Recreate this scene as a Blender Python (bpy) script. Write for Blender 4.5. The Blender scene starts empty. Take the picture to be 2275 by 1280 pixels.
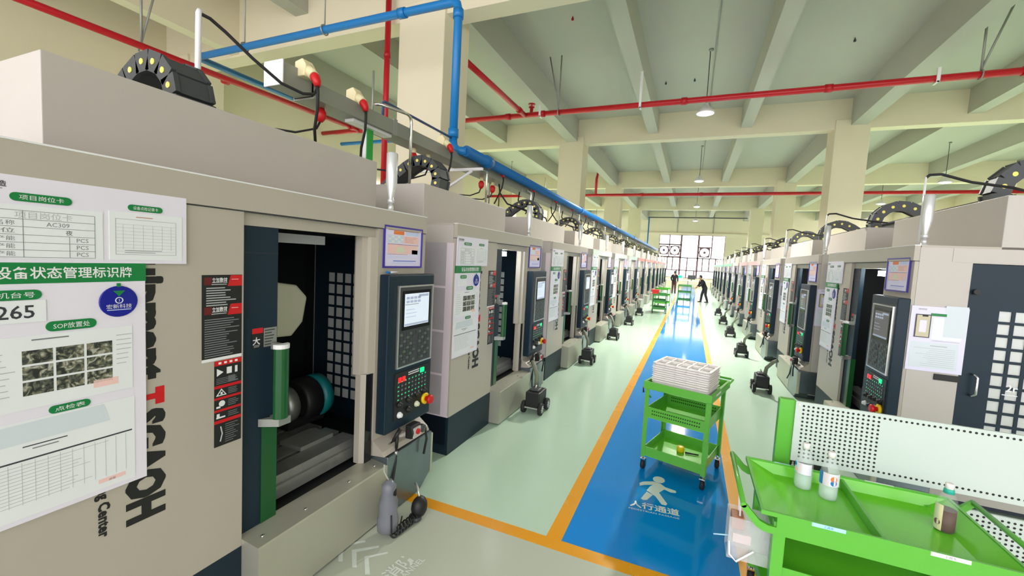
import bpy, math, random
from math import sin, cos, pi, radians as R
from mathutils import Vector, Matrix
random.seed(7)
SC = bpy.context.scene
COL = SC.collection
# ------------------------------------------------------------------ camera
F_PX = 932.24
yaw, pit, rol = R(22.9209), R(4.0917), R(3.0603)
fw = Vector((-sin(yaw)*cos(pit), cos(yaw)*cos(pit), -sin(pit)))
rt = Vector((cos(yaw), sin(yaw), 0)); up = rt.cross(fw)
r2 = rt*cos(rol) + up*sin(rol); u2 = -rt*sin(rol) + up*cos(rol)
cd = bpy.data.cameras.new('camera'); cam = bpy.data.objects.new('camera', cd); COL.objects.link(cam)
cam.matrix_world = Matrix(((r2.x, u2.x, -fw.x, 0), (r2.y, u2.y, -fw.y, 0), (r2.z, u2.z, -fw.z, 2.1), (0, 0, 0, 1)))
cd.sensor_width = 36; cd.lens = F_PX*36/2275; cd.clip_start = 0.05; cd.clip_end = 300
SC.camera = cam
# ------------------------------------------------------------------ world, exposure
W = bpy.data.worlds.new('daylight'); SC.world = W; W.use_nodes = True
nt = W.node_tree; bg = nt.nodes['Background']
tc = nt.nodes.new('ShaderNodeTexCoord'); sp = nt.nodes.new('ShaderNodeSeparateXYZ'); rp = nt.nodes.new('ShaderNodeValToRGB')
nt.links.new(tc.outputs['Generated'], sp.inputs[0]); nt.links.new(sp.outputs['Z'], rp.inputs[0])
rp.color_ramp.elements[0].color = (0.86, 0.84, 0.86, 1); rp.color_ramp.elements[0].position = 0.0
rp.color_ramp.elements[1].color = (0.95, 0.95, 1.0, 1); rp.color_ramp.elements[1].position = 0.5
nt.links.new(rp.outputs[0], bg.inputs[0]); bg.inputs[1].default_value = 4.4
vs = SC.view_settings; vs.view_transform = 'Standard'; vs.look = 'None'; vs.gamma = 1.0; vs.use_curve_mapping = False
vs.exposure = 0.0
LAMP_W = 800.0
SC.cycles.use_denoising = True; SC.cycles.max_bounces = 10; SC.cycles.diffuse_bounces = 5
SC.cycles.sample_clamp_indirect = 6.0; SC.cycles.caustics_reflective = False; SC.cycles.caustics_refractive = False

# ------------------------------------------------------------------ materials
MATS = {}
def mat(name, col, rough=0.5, metal=0.0, var=0.0, scale=8.0, emit=None, es=0.0, trans=0.0, ior=1.45, spec=0.5, bump=0.0, aniso=None):
    if name in MATS: return MATS[name]
    m = bpy.data.materials.new(name); m.use_nodes = True
    n = m.node_tree.nodes; l = m.node_tree.links; b = n['Principled BSDF']
    b.inputs['Base Color'].default_value = (*col, 1); b.inputs['Roughness'].default_value = rough
    b.inputs['Metallic'].default_value = metal; b.inputs['Specular IOR Level'].default_value = spec
    b.inputs['IOR'].default_value = ior
    if trans: b.inputs['Transmission Weight'].default_value = trans
    if emit: b.inputs['Emission Color'].default_value = (*emit, 1); b.inputs['Emission Strength'].default_value = es
    if var or bump:
        t = n.new('ShaderNodeTexCoord'); nz = n.new('ShaderNodeTexNoise'); nz.inputs['Scale'].default_value = scale; nz.inputs['Detail'].default_value = 4
        if aniso:
            mp = n.new('ShaderNodeMapping'); mp.inputs['Scale'].default_value = aniso
            l.new(t.outputs['Object'], mp.inputs[0]); l.new(mp.outputs[0], nz.inputs[0])
        else: l.new(t.outputs['Object'], nz.inputs[0])
        if var:
            mx = n.new('ShaderNodeMix'); mx.data_type = 'RGBA'
            mx.inputs['A'].default_value = (*[max(0, c*(1-var)) for c in col], 1); mx.inputs['B'].default_value = (*[min(1, c*(1+var)) for c in col], 1)
            l.new(nz.outputs[0], mx.inputs['Factor']); l.new(mx.outputs['Result'], b.inputs['Base Color'])
        if bump:
            bp = n.new('ShaderNodeBump'); bp.inputs['Strength'].default_value = bump; bp.inputs['Distance'].default_value = 0.01
            l.new(nz.outputs[0], bp.inputs['Height']); l.new(bp.outputs[0], b.inputs['Normal'])
    MATS[name] = m; return m
def srgb(r, g, b):
    f = lambda c: (c/255/12.92) if c/255 <= .04045 else ((c/255+.055)/1.055)**2.4
    return (f(r), f(g), f(b))
paint = mat('warm_grey_paint', srgb(176, 168, 155), 0.42, var=0.03, scale=3)
paint2 = mat('light_grey_paint', srgb(186, 179, 172), 0.42, var=0.03, scale=3)
navy = mat('navy_paint', srgb(25, 42, 54), 0.42, var=0.06, scale=4, spec=0.3)
navyd = mat('dark_navy_paint', srgb(28, 36, 52), 0.4)
steel = mat('brushed_stainless', (0.50, 0.49, 0.40), 0.38, 0.5, var=0.08, scale=2.5, bump=0.02)
steelb = mat('blue_tinted_stainless', (0.22, 0.26, 0.29), 0.28, 0.8, var=0.15, scale=5)
chrome = mat('chrome', (0.75, 0.75, 0.75), 0.16, 1.0)
silver = mat('silver_edge', (0.62, 0.62, 0.58), 0.3, 0.7)
dgreen = mat('dark_green_paint', (0.008, 0.085, 0.02), 0.35)
cartg = mat('bright_green_paint', (0.11, 0.43, 0.045), 0.28, var=0.03, scale=5)
cartgd = mat('green_sheet_paint', (0.155, 0.58, 0.03), 0.2, var=0.03, scale=5)
fargreen = mat('faded_green_paint', (0.05, 0.25, 0.06), 0.4)
black = mat('matt_black', (0.012, 0.012, 0.012), 0.5)
blackg = mat('glossy_black', (0.01, 0.012, 0.012), 0.15)
dgrey = mat('dark_grey_plastic', (0.05, 0.055, 0.058), 0.45)
rubber = mat('black_rubber', (0.015, 0.015, 0.016), 0.65)
interior = mat('unlit_cabin_black', (0.009, 0.010, 0.011), 0.5)  # near-black colour stands in for the darkness of the unlit cabin
white = mat('white_enamel', (0.78, 0.77, 0.78), 0.35)
board = mat('white_board_plastic', srgb(226, 220, 232), 0.4)
paper = mat('white_paper', srgb(226, 228, 230), 0.55, var=0.03, scale=6)
paperb = mat('bluish_paper', srgb(206, 214, 220), 0.5, var=0.04, scale=6)
paperg = mat('grey_film', srgb(172, 166, 170), 0.3, var=0.12, scale=5, aniso=(1, 12, 1))
pinkw = mat('pinkish_white_film', srgb(222, 208, 216), 0.35)
sgreen = mat('sign_green', srgb(8, 122, 60), 0.4)
sblue = mat('deep_blue_enamel', srgb(2, 14, 140), 0.3)
purple = mat('violet_blue_frame', srgb(58, 46, 150), 0.3)
ink = mat('grey_ink', srgb(120, 122, 124), 0.6)
inkl = mat('light_grey_ink', srgb(176, 180, 180), 0.6)
inkd = mat('dark_ink', srgb(52, 56, 60), 0.6)
photo = mat('dark_photo_print', srgb(84, 86, 82), 0.4, var=0.55, scale=22)
def photo_mat():
    n = photo.node_tree.nodes; l = photo.node_tree.links; b = n['Principled BSDF']
    t = n.new('ShaderNodeTexCoord'); z = n.new('ShaderNodeTexNoise'); z.inputs['Scale'].default_value = 38; z.inputs['Detail'].default_value = 5; z.inputs['Distortion'].default_value = 1.5
    r = n.new('ShaderNodeValToRGB'); e = r.color_ramp.elements; e[0].position = .40; e[0].color = (.02, .022, .02, 1); e[1].position = .64; e[1].color = (.42, .42, .38, 1)
    m = e.new(.50); m.color = (.10, .11, .085, 1); m = e.new(.57); m.color = (.22, .20, .12, 1)
    l.new(t.outputs['Object'], z.inputs[0]); l.new(z.outputs[0], r.inputs[0]); l.new(r.outputs[0], b.inputs['Base Color'])
photo_mat()
red = mat('signal_red', srgb(198, 20, 28), 0.4)
redp = mat('fire_pipe_red', srgb(178, 16, 30), 0.35)
bluep = mat('blue_pipe_paint', srgb(24, 118, 186), 0.35)
yellow = mat('yellow_plastic', srgb(240, 200, 20), 0.4)
yelldot = mat('pale_yellow_rivet', srgb(245, 232, 110), 0.4)
orange = mat('orange_print', srgb(226, 120, 50), 0.5)
salmon = mat('salmon_print', srgb(236, 196, 190), 0.5)
skyb = mat('pale_blue_print', srgb(196, 206, 236), 0.5)
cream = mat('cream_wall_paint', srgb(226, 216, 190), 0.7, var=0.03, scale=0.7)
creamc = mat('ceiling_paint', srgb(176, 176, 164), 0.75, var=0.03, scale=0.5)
galv = mat('galvanised_grey', srgb(150, 152, 146), 0.45, 0.4, var=0.08, scale=6)
traym = mat('tray_grey', srgb(140, 142, 132), 0.5, 0.2)
creamp = mat('cream_plastic', srgb(232, 220, 176), 0.4)
teal = mat('teal_cast_paint', srgb(20, 128, 128), 0.4)
cast = mat('cast_cream_paint', srgb(214, 214, 188), 0.5)
tsteel = mat('ground_table_steel', (0.34, 0.34, 0.32), 0.35, 0.6, var=0.2, scale=12)
screen = mat('lit_screen', srgb(206, 214, 226), 0.2, emit=srgb(205, 216, 232), es=0.55)
ledg = mat('green_led', srgb(20, 220, 130), 0.3, emit=srgb(20, 230, 130), es=1.2)
ledr = mat('red_led', srgb(230, 40, 40), 0.3, emit=srgb(240, 30, 30), es=1.0)
lampon = mat('work_lamp_lit', (1, 1, 1), 0.3, emit=(0.93, 1.0, 1.0), es=60.0)
lampoff = mat('work_lamp_off', (0.3, 0.3, 0.3), 0.3)
bulb = mat('lit_diffuser', (1, 1, 1), 0.3, emit=(1.0, 0.98, 0.9), es=16.0)
stripr = mat('red_light_strip', srgb(255, 90, 80), 0.4, emit=srgb(255, 60, 55), es=0.95)
stripg = mat('green_light_strip', srgb(90, 255, 130), 0.4, emit=srgb(40, 250, 110), es=0.95)
stripp = mat('dim_pink_strip', srgb(222, 170, 168), 0.4, emit=srgb(235, 140, 140), es=0.14)
stripm = mat('dim_mint_strip', srgb(190, 214, 190), 0.4, emit=srgb(150, 230, 170), es=0.12)
skin = mat('skin', srgb(196, 150, 122), 0.55)
hairm = mat('black_hair', (0.012, 0.01, 0.01), 0.5)
cloth = mat('black_cloth', (0.014, 0.014, 0.017), 0.85)
cloth2 = mat('dark_trouser_cloth', (0.022, 0.022, 0.028), 0.85)
clothr = mat('dark_maroon_cloth', (0.09, 0.035, 0.035), 0.85)
plastw = mat('white_moulded_plastic', srgb(236, 230, 226), 0.45)
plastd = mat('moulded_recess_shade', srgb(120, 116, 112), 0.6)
pegw = mat('white_pegboard_enamel', srgb(196, 206, 199), 0.35)
framem = mat('mauve_brown_frame', srgb(120, 92, 98), 0.5)
drink = mat('brown_tea', (0.085, 0.018, 0.006), 0.3, spec=0.2)
aqua = mat('aqua_cap', srgb(40, 168, 150), 0.4)
label_blue = mat('pale_blue_sticker', srgb(170, 214, 236), 0.4)
hosegrey = mat('grey_green_hose', srgb(120, 124, 104), 0.5)
kraft = mat('rust_brown_card', srgb(180, 120, 90), 0.6)

def clear(name, col, alpha, rough=0.08):
    m = bpy.data.materials.new(name); m.use_nodes = True
    n = m.node_tree.nodes; l = m.node_tree.links; b = n['Principled BSDF']
    b.inputs['Base Color'].default_value = (*col, 1); b.inputs['Roughness'].default_value = rough; b.inputs['Alpha'].default_value = alpha
    MATS[name] = m; return m
clearp = clear('clear_bottle_plastic', (0.86, 0.92, 0.92), 0.16)
thinp = clear('thin_clear_plastic', (0.8, 0.86, 0.84), 0.09, 0.12)
water = clear('clear_water', (0.72, 0.86, 0.80), 0.45)
clearbag = clear('clear_film_plastic', (0.80, 0.80, 0.82), 0.24, 0.2)
dusty = clear('grey_translucent_plastic', (0.22, 0.23, 0.27), 0.72, 0.3)
glass = clear('window_glass', (0.95, 0.97, 1.0), 0.06, 0.02)
def frosted():
    m = bpy.data.materials.new('frosted_pane'); m.use_nodes = True
    n = m.node_tree.nodes; l = m.node_tree.links
    for x in list(n): n.remove(x)
    o = n.new('ShaderNodeOutputMaterial'); a = n.new('ShaderNodeBsdfDiffuse'); t = n.new('ShaderNodeBsdfTranslucent'); g = n.new('ShaderNodeBsdfGlossy')
    mx = n.new('ShaderNodeMixShader'); m2 = n.new('ShaderNodeMixShader')
    a.inputs[0].default_value = (0.84, 0.86, 0.82, 1); t.inputs[0].default_value = (0.86, 0.88, 0.86, 1); g.inputs['Roughness'].default_value = 0.2
    mx.inputs[0].default_value = 0.4; m2.inputs[0].default_value = 0.05
    l.new(a.outputs[0], mx.inputs[1]); l.new(t.outputs[0], mx.inputs[2]); l.new(mx.outputs[0], m2.inputs[1]); l.new(g.outputs[0], m2.inputs[2]); l.new(m2.outputs[0], o.inputs[0])
    MATS['frosted_pane'] = m; return m
pane = frosted()
def epoxy(name, col, rough, var=0.04):
    m = mat(name, col, rough, var=var, scale=0.9)
    n = m.node_tree.nodes; l = m.node_tree.links; b = n['Principled BSDF']
    t = n.new('ShaderNodeTexCoord'); nz = n.new('ShaderNodeTexNoise'); nz.inputs['Scale'].default_value = 1.6; nz.inputs['Detail'].default_value = 6
    mr = n.new('ShaderNodeMapRange'); mr.inputs['To Min'].default_value = rough*0.75; mr.inputs['To Max'].default_value = rough*1.35
    l.new(t.outputs['Object'], nz.inputs[0]); l.new(nz.outputs[0], mr.inputs[0]); l.new(mr.outputs[0], b.inputs['Roughness'])
    return m
f_mint = epoxy('mint_epoxy', srgb(192, 218, 196), 0.16)
f_grey = epoxy('grey_epoxy', srgb(188, 194, 176), 0.22)
f_blue = epoxy('blue_epoxy', srgb(0, 136, 218), 0.075, 0.03)
f_orange = epoxy('orange_line_paint', srgb(232, 158, 6), 0.25, 0.04)
f_white = mat('white_line_paint', srgb(226, 236, 232), 0.4)
f_chan = mat('worn_white_line_paint', srgb(220, 228, 218), 0.45, var=0.15, scale=20)

# ------------------------------------------------------------------ mesh builder
TXT = {}
def text_geo(s, bold=0.0):
    k = (s, bold)
    if k in TXT: return TXT[k]
    c = bpy.data.curves.new('t', 'FONT'); c.body = s; c.size = 1.0; c.offset = bold; c.resolution_u = 2; c.fill_mode = 'FRONT'
    o = bpy.data.objects.new('t', c); COL.objects.link(o)
    dg = bpy.context.evaluated_depsgraph_get(); dg.update()
    me = bpy.data.meshes.new_from_object(o.evaluated_get(dg))
    v = [(p.co.x, p.co.y) for p in me.vertices]; f = [tuple(p.vertices) for p in me.polygons]
    bpy.data.objects.remove(o); bpy.data.curves.remove(c); bpy.data.meshes.remove(me)
    TXT[k] = (v, f); return TXT[k]
class MB:
    def __init__(s): s.v = []; s.f = []; s.m = []; s.mats = []; s.sm = []
    def mi(s, m):
        if m not in s.mats: s.mats.append(m)
        return s.mats.index(m)
    def poly(s, pts, m, smooth=False):
        i = len(s.v); s.v += [tuple(p) for p in pts]; s.f.append(tuple(range(i, i+len(pts)))); s.m.append(s.mi(m)); s.sm.append(smooth)
    def box(s, x0, x1, y0, y1, z0, z1, m):
        if x0 > x1: x0, x1 = x1, x0
        if y0 > y1: y0, y1 = y1, y0
        if z0 > z1: z0, z1 = z1, z0
        i = len(s.v); s.v += [(x, y, z) for x in (x0, x1) for y in (y0, y1) for z in (z0, z1)]
        for q in ((0, 1, 3, 2), (4, 6, 7, 5), (0, 4, 5, 1), (2, 3, 7, 6), (0, 2, 6, 4), (1, 5, 7, 3)):
            s.f.append(tuple(i+k for k in q)); s.m.append(s.mi(m)); s.sm.append(False)
        return s
    def prism(s, poly, ax, a0, a1, m):
        def P(p, a): return (a, p[0], p[1]) if ax == 'x' else (p[0], a, p[1]) if ax == 'y' else (p[0], p[1], a)
        n = len(poly); i = len(s.v); k = s.mi(m)
        ar = sum(poly[j][0]*poly[(j+1) % n][1]-poly[(j+1) % n][0]*poly[j][1] for j in range(n))
        if (ar < 0) != (ax == 'y'): poly = poly[::-1]
        if a0 > a1: a0, a1 = a1, a0
        s.v += [P(p, a0) for p in poly]+[P(p, a1) for p in poly]
        s.f.append(tuple(i+j for j in reversed(range(n)))); s.f.append(tuple(i+n+j for j in range(n)))
        for j in range(n): s.f.append((i+j, i+(j+1) % n, i+n+(j+1) % n, i+n+j))
        s.m += [k]*(n+2); s.sm += [False]*(n+2); return s
    def tube(s, pts, r, m, n=8, cap=True):
        pts = [Vector(p) for p in pts]; rs = r if isinstance(r, (list, tuple)) else [r]*len(pts)
        k = s.mi(m); i0 = len(s.v); nm = None
        for j, p in enumerate(pts):
            t = (pts[min(j+1, len(pts)-1)]-pts[max(j-1, 0)]).normalized()
            if nm is None:
                nm = t.orthogonal().normalized()
            else:
                nm = (nm-t*nm.dot(t)); nm = nm.normalized() if nm.length > 1e-6 else t.orthogonal().normalized()
            b = t.cross(nm)
            for q in range(n):
                a = 2*pi*q/n; s.v.append(tuple(p+(nm*cos(a)+b*sin(a))*rs[j]))
        for j in range(len(pts)-1):
            for q in range(n):
                a = i0+j*n+q; b2 = i0+j*n+(q+1) % n
                s.f.append((a, b2, b2+n, a+n)); s.m.append(k); s.sm.append(n > 5)
        if cap:
            s.f.append(tuple(i0+q for q in reversed(range(n)))); e = i0+(len(pts)-1)*n
            s.f.append(tuple(e+q for q in range(n))); s.m += [k, k]; s.sm += [False, False]
        return s
    def cyl(s, a, b, r, m, n=16): return s.tube([a, b], r, m, n)
    def lathe(s, prof, c, m, n=20, axis='z'):
        k = s.mi(m); i0 = len(s.v)
        for r, z in prof:
            for q in range(n):
                a = 2*pi*q/n; x, y = max(r, 1e-4)*cos(a), max(r, 1e-4)*sin(a)
                p = (x, y, z) if axis == 'z' else (z, x, y) if axis == 'x' else (y, z, x)
                s.v.append((c[0]+p[0], c[1]+p[1], c[2]+p[2]))
        for j in range(len(prof)-1):
            for q in range(n):
                a = i0+j*n+q; b = i0+j*n+(q+1) % n
                s.f.append((a, b, b+n, a+n)); s.m.append(k); s.sm.append(True)
        s.f.append(tuple(i0+q for q in reversed(range(n)))); e = i0+(len(prof)-1)*n
        s.f.append(tuple(e+q for q in range(n))); s.m += [k, k]; s.sm += [False, False]
        return s
    def ball(s, c, r, m, n=10, sc=(1, 1, 1)):
        k = s.mi(m); i0 = len(s.v); h = n//2+1
        for j in range(h+1):
            t = pi*j/h
            for q in range(n):
                a = 2*pi*q/n
                s.v.append((c[0]+r*sc[0]*max(sin(t), 1e-3)*cos(a), c[1]+r*sc[1]*max(sin(t), 1e-3)*sin(a), c[2]+r*sc[2]*cos(t)))
        for j in range(h):
            for q in range(n):
                a = i0+j*n+q; b = i0+j*n+(q+1) % n
                s.f.append((a, a+n, b+n, b)); s.m.append(k); s.sm.append(True)
        return s
    def text(s, t, o, xd, yd, size, m, align='c', sx=1.0, bold=0.0, width=None, heavy=0.0):
        if heavy:
            nrm = Vector(xd).cross(Vector(yd))
            for q, (dx, dy) in enumerate(((-1, -1), (-1, 0), (-1, 1), (0, -1), (0, 1), (1, -1), (1, 0), (1, 1))):
                s.text(t, Vector(o)+Vector(xd)*dx*heavy*.8+Vector(yd)*dy*heavy-nrm*(q+1)*.00008, xd, yd, size, m, align, sx, bold, width)
        v, f = text_geo(t, bold)
        if not v: return s
        xs = [p[0] for p in v]; ys = [p[1] for p in v]; w = max(xs)-min(xs); h = max(ys)-min(ys)
        xd = Vector(xd); yd = Vector(yd); o = Vector(o)
        if width: sx = width/(w*size)
        cx = (min(xs)+max(xs))/2 if align == 'c' else min(xs) if align == 'l' else max(xs)
        cy = (min(ys)+max(ys))/2; i = len(s.v); k = s.mi(m)
        s.v += [tuple(o+xd*((p[0]-cx)*size*sx)+yd*((p[1]-cy)*size)) for p in v]
        for q in f: s.f.append(tuple(i+a for a in q)); s.m.append(k); s.sm.append(False)
        return s
    def build(s, name, parent=None, loc=None, rot=None, bevel=0.0):
        me = bpy.data.meshes.new(name); me.from_pydata(s.v, [], s.f)
        for m in s.mats: me.materials.append(m)
        me.polygons.foreach_set('material_index', s.m); me.polygons.foreach_set('use_smooth', s.sm); me.update()
        o = bpy.data.objects.new(name, me); COL.objects.link(o)
        if parent: o.parent = parent
        if loc: o.location = loc
        if rot: o.rotation_euler = rot
        if bevel:
            b = o.modifiers.new('edge', 'BEVEL'); b.width = bevel; b.segments = 2; b.limit_method = 'ANGLE'; b.angle_limit = R(50); b.use_clamp_overlap = True
        return o
def tag(o, label=None, cat=None, group=None, kind=None):
    if label: o['label'] = label
    if cat: o['category'] = cat
    if group: o['group'] = group
    if kind: o['kind'] = kind
    return o
def thing(name, label, cat, loc=(0, 0, 0), rz=0, group=None):
    o = bpy.data.objects.new(name, None); COL.objects.link(o); o.location = loc; o.rotation_euler = (0, 0, rz); o.empty_display_size = 0.1
    return tag(o, label, cat, group)
KIDS = {}
def copy_tree(o, parent=None, skip=()):
    c = o.copy(); COL.objects.link(c)
    if parent: c.parent = parent
    for ch in list(o.children):
        if ch.name.split('.')[0] not in skip: copy_tree(ch, c, skip)
    return c
def kid(o, name): return next(c for c in o.children if c.name.split('.')[0] == name)
def struct(o, label=None): return tag(o, label, None, None, 'structure')
ORD = ['nearest', 'second', 'third', 'fourth', 'fifth', 'sixth', 'seventh', 'eighth', 'ninth', 'tenth', 'eleventh', 'twelfth', 'thirteenth']
N_ = Vector((1, 0, 0)); U_ = Vector((0, 1, 0)); Z_ = Vector((0, 0, 1))

# ------------------------------------------------------------------ setting: floor, ceiling, beams, columns, far wall
def build_floor():
    b = MB(); Y0, Y1, XL, XR = -7.0, 49.0, -16.5, 16.5
    def rect(x0, x1, y0, y1, m, z=0.0): b.poly([(x0, y0, z), (x1, y0, z), (x1, y1, z), (x0, y1, z)], m)
    rect(XL, XR, Y0, 2.84, f_grey)
    rect(XL, -2.9, 2.84, Y1, f_mint); rect(-2.9, -0.86, 2.96, Y1, f_mint); rect(-2.9, 0.585, 2.84, 2.96, f_orange)
    rect(-0.86, -0.74, 2.96, Y1, f_orange); rect(-0.74, 0.475, 2.96, Y1, f_blue); rect(0.475, 0.585, 2.96, Y1, f_orange)
    rect(0.585, XR, 2.84, Y1, f_mint)
    b.box(XL, XR, Y0, Y1, -0.2, -0.02, f_grey)
    z = 0.0015
    def P(l, m=f_white): b.poly([(x, y, z) for x, y in l][::-1], m)
    n = 20
    b.poly([(-0.132+0.056*cos(2*pi*k/n)+0.004*sin(2*pi*k/n), 4.278+0.066*sin(2*pi*k/n), z) for k in range(n)], f_white)
    P([(-0.299, 4.121), (-0.27, 4.165), (-0.238, 4.186), (-0.18, 4.217), (-0.111, 4.205), (-0.066, 4.161), (0.026, 4.142), (0.034, 4.115), (0.026, 4.098), (-0.017, 4.086), (-0.072, 4.112), (-0.093, 4.071), (-0.114, 4.031), (-0.087, 3.973), (-0.034, 3.871), (-0.043, 3.84), (-0.079, 3.836), (-0.139, 3.946), (-0.222, 4.016), (-0.202, 4.102), (-0.178, 4.150), (-0.252, 4.106), (-0.291, 4.069)])
    P([(-0.22, 3.994), (-0.163, 3.961), (-0.205, 3.85), (-0.235, 3.832), (-0.258, 3.845)])
    xd = Vector((0.995, 0.10, 0)); yd = Vector((-0.10, 0.995, 0))
    b.text('人行通道', (-0.135, 3.752, z), xd, yd, 0.105, f_white, bold=0.02, width=0.41)
    b.text('PEDESTRIAN PASSAGE', (-0.133, 3.668, z), xd, yd, 0.032, f_white, width=0.41)
    for c in ([(-2.033, 2.179), (-1.898, 2.300), (-1.882, 2.282), (-1.987, 2.178), (-1.882, 2.067), (-1.908, 2.054)],
              [(-1.910, 2.169), (-1.800, 2.278), (-1.788, 2.263), (-1.876, 2.173), (-1.763, 2.059), (-1.792, 2.045)],
              [(-2.155, 2.179), (-2.020, 2.300), (-2.004, 2.282), (-2.109, 2.178), (-2.004, 2.067), (-2.030, 2.054)]): P(c[::-1] if False else c, f_chan)
    d = Vector((0.10, 0.995, 0)); e = Vector((-0.995, 0.10, 0))
    b.text('CHANNEL', (-1.545, 2.335, z), d, e, 0.062, f_chan, 'r', bold=0.01)
    b.text('消防', (-1.64, 2.20, z), d, e, 0.12, f_chan, 'c', bold=0.012)
    return struct(b.build('floor'))
build_floor()
ZC, ZR = 8.0, 7.25
BEAMS = [(6.9, 6.55), (17.55, 7.0), (28.0, 7.0), (39.2, 7.0)]
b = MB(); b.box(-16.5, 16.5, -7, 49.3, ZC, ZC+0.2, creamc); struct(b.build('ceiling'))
k = 0
def trim(bld, m=None, bev=0.0):
    global k
    k += 1; return struct(bld.build('trim_%d' % k, bevel=bev))
for y, zb in BEAMS:
    trim(MB().box(-16.5, 16.5, y, y+0.42, zb, ZC, cream))
for x, w in ((-14.6, .36), (-11.4, .36), (-8.25, .38), (-5.0, .44), (-1.77, .38), (1.44, .36), (4.74, .44), (7.6, .36), (10.8, .36), (14.0, .36)):
    ys = [-7.0]+[v for y, _ in BEAMS for v in (y, y+0.42)]+[49.0]
    bb = MB()
    for i in range(0, len(ys), 2):
        zz = 7.1 if abs(abs(x)-4.87) < .2 else ZR
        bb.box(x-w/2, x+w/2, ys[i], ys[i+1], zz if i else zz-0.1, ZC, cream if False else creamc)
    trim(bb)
trim(MB().box(-10.6, -10.3, -7, 6.9, 6.6, ZC, cream))
for (y, zb) in BEAMS:
    for x0, x1 in ((-13.2, -12.2), (-5.55, -4.52), (4.1, 5.06), (13.9, 14.9)):
        if y < 10 and x0 > 0: continue
        struct(MB().box(x0, x1, y-0.06, y+0.86, 0, zb+0.3, cream).build('trim_%d' % (k+1), bevel=0.015)); k += 1
# far wall with the big window, side openings added to brighten the last bay
WX0, WX1, WZ0, WZ1 = -3.45, 3.05, 0.95, 5.55
b = MB(); b.box(-16.5, WX0, 49, 49.3, 0, ZC, cream); b.box(WX1, 16.5, 49, 49.3, 0, ZC, cream)
b.box(WX0, WX1, 49, 49.3, 0, WZ0, cream); b.box(WX0, WX1, 49, 49.3, WZ1, ZC, cream); b.box(-16.5, 16.5, 48.85, 49, WZ1+0.05, WZ1+0.22, cream)
b.box(-1.72, -1.66, 48.94, 49, WZ1+0.22, ZC, galv); b.box(1.8, 1.86, 48.94, 49, WZ1+0.22, ZC, galv)
struct(b.build('wall_far'))
for side, x in (('left', -13.2), ('right', 16.5)):
    b = MB(); x1 = x-0.3 if x < 0 else x+0.3
    b.box(x, x1, -7, 40.2, 0, 1.0, cream); b.box(x, x1, -7, 49.3, 6.8, ZC, cream); b.box(x, x1, 40.2, 49.3, 0, 1.0, cream)
    b.box(x, x1, -7, 38, 1.0, 6.8, cream)
    for yy in (-7, -3.6, 6.6, 17.3, 27.8, 39.0, 48.7): b.box(x, x1, yy, yy+1.2 if yy < 40 else 49.3, 1.0, 6.8, cream)
    struct(b.build('wall_'+side))
def window():
    b = MB(); fm = framem; y0, y1 = 49.02, 49.14; px = lambda p: -3.45+(p-565)*(6.5/(1470-565)); pz = lambda q: 5.55-(q-282)*(4.6/(815-282))
    def vb(p, q0, q1, w): b.box(px(p)-w/2, px(p)+w/2, y0, y1, pz(q1), pz(q0), fm)
    def hb(q, p0, p1, w): b.box(px(p0), px(p1), y0, y1, pz(q)-w/2, pz(q)+w/2, fm)
    for p, w in ((567, .08), (880, .18), (1120, .18), (1468, .06)): vb(p, 282, 815, w)
    for p in (715, 1300): vb(p, 282, 560, .10)
    for p in (625, 700, 775, 980, 1190, 1280, 1365): vb(p, 560, 720, .11)
    for p in (840, 975, 1085): vb(p, 720, 815, .12)
    hb(405, 565, 885, .14); hb(430, 1120, 1300, .1); hb(415, 885, 1120, .03); hb(410, 1300, 1470, .03); hb(560, 565, 885, .16); hb(565, 885, 1470, .1); hb(722, 565, 1470, .1); hb(284, 565, 1470, .06); hb(813, 565, 1470, .08)
    fr = struct(b.build('window_1'))
    for cx, cq, r in ((640, 478, .46), (796, 478, .48), (1208, 492, .50)):
        m = MB(); c = Vector((px(cx), 49.08, pz(cq)))
        ring = [c+Vector((r*cos(a), 0, r*sin(a))) for a in [2*pi*i/24 for i in range(25)]]
        m.tube(ring, 0.05, fm, 6, False); m.ball(c, 0.12, fm)
        for i in range(6):
            a = pi*i/6; m.tube([c-Vector((r*cos(a), 0, r*sin(a)))*.5, c+Vector((r*cos(a), 0, r*sin(a)))*.5], 0.025, fm, 5)
        # solid spandrels in the four corners of the square panel
        for sx in (-1, 1):
            for sz in (-1, 1):
                arc = [(c.x+sx*r*cos(t), c.z+sz*r*sin(t)) for t in [pi/2*i/8 for i in range(9)]]
                m.prism(arc+[(c.x+sx*r, c.z+sz*r)], 'y', 49.05, 49.11, fm)
        m.build('rosette', fr)
    MB().box(WX0, WX1, 49.07, 49.08, WZ0, WZ1, glass).build('glazing', fr)
window()
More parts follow.
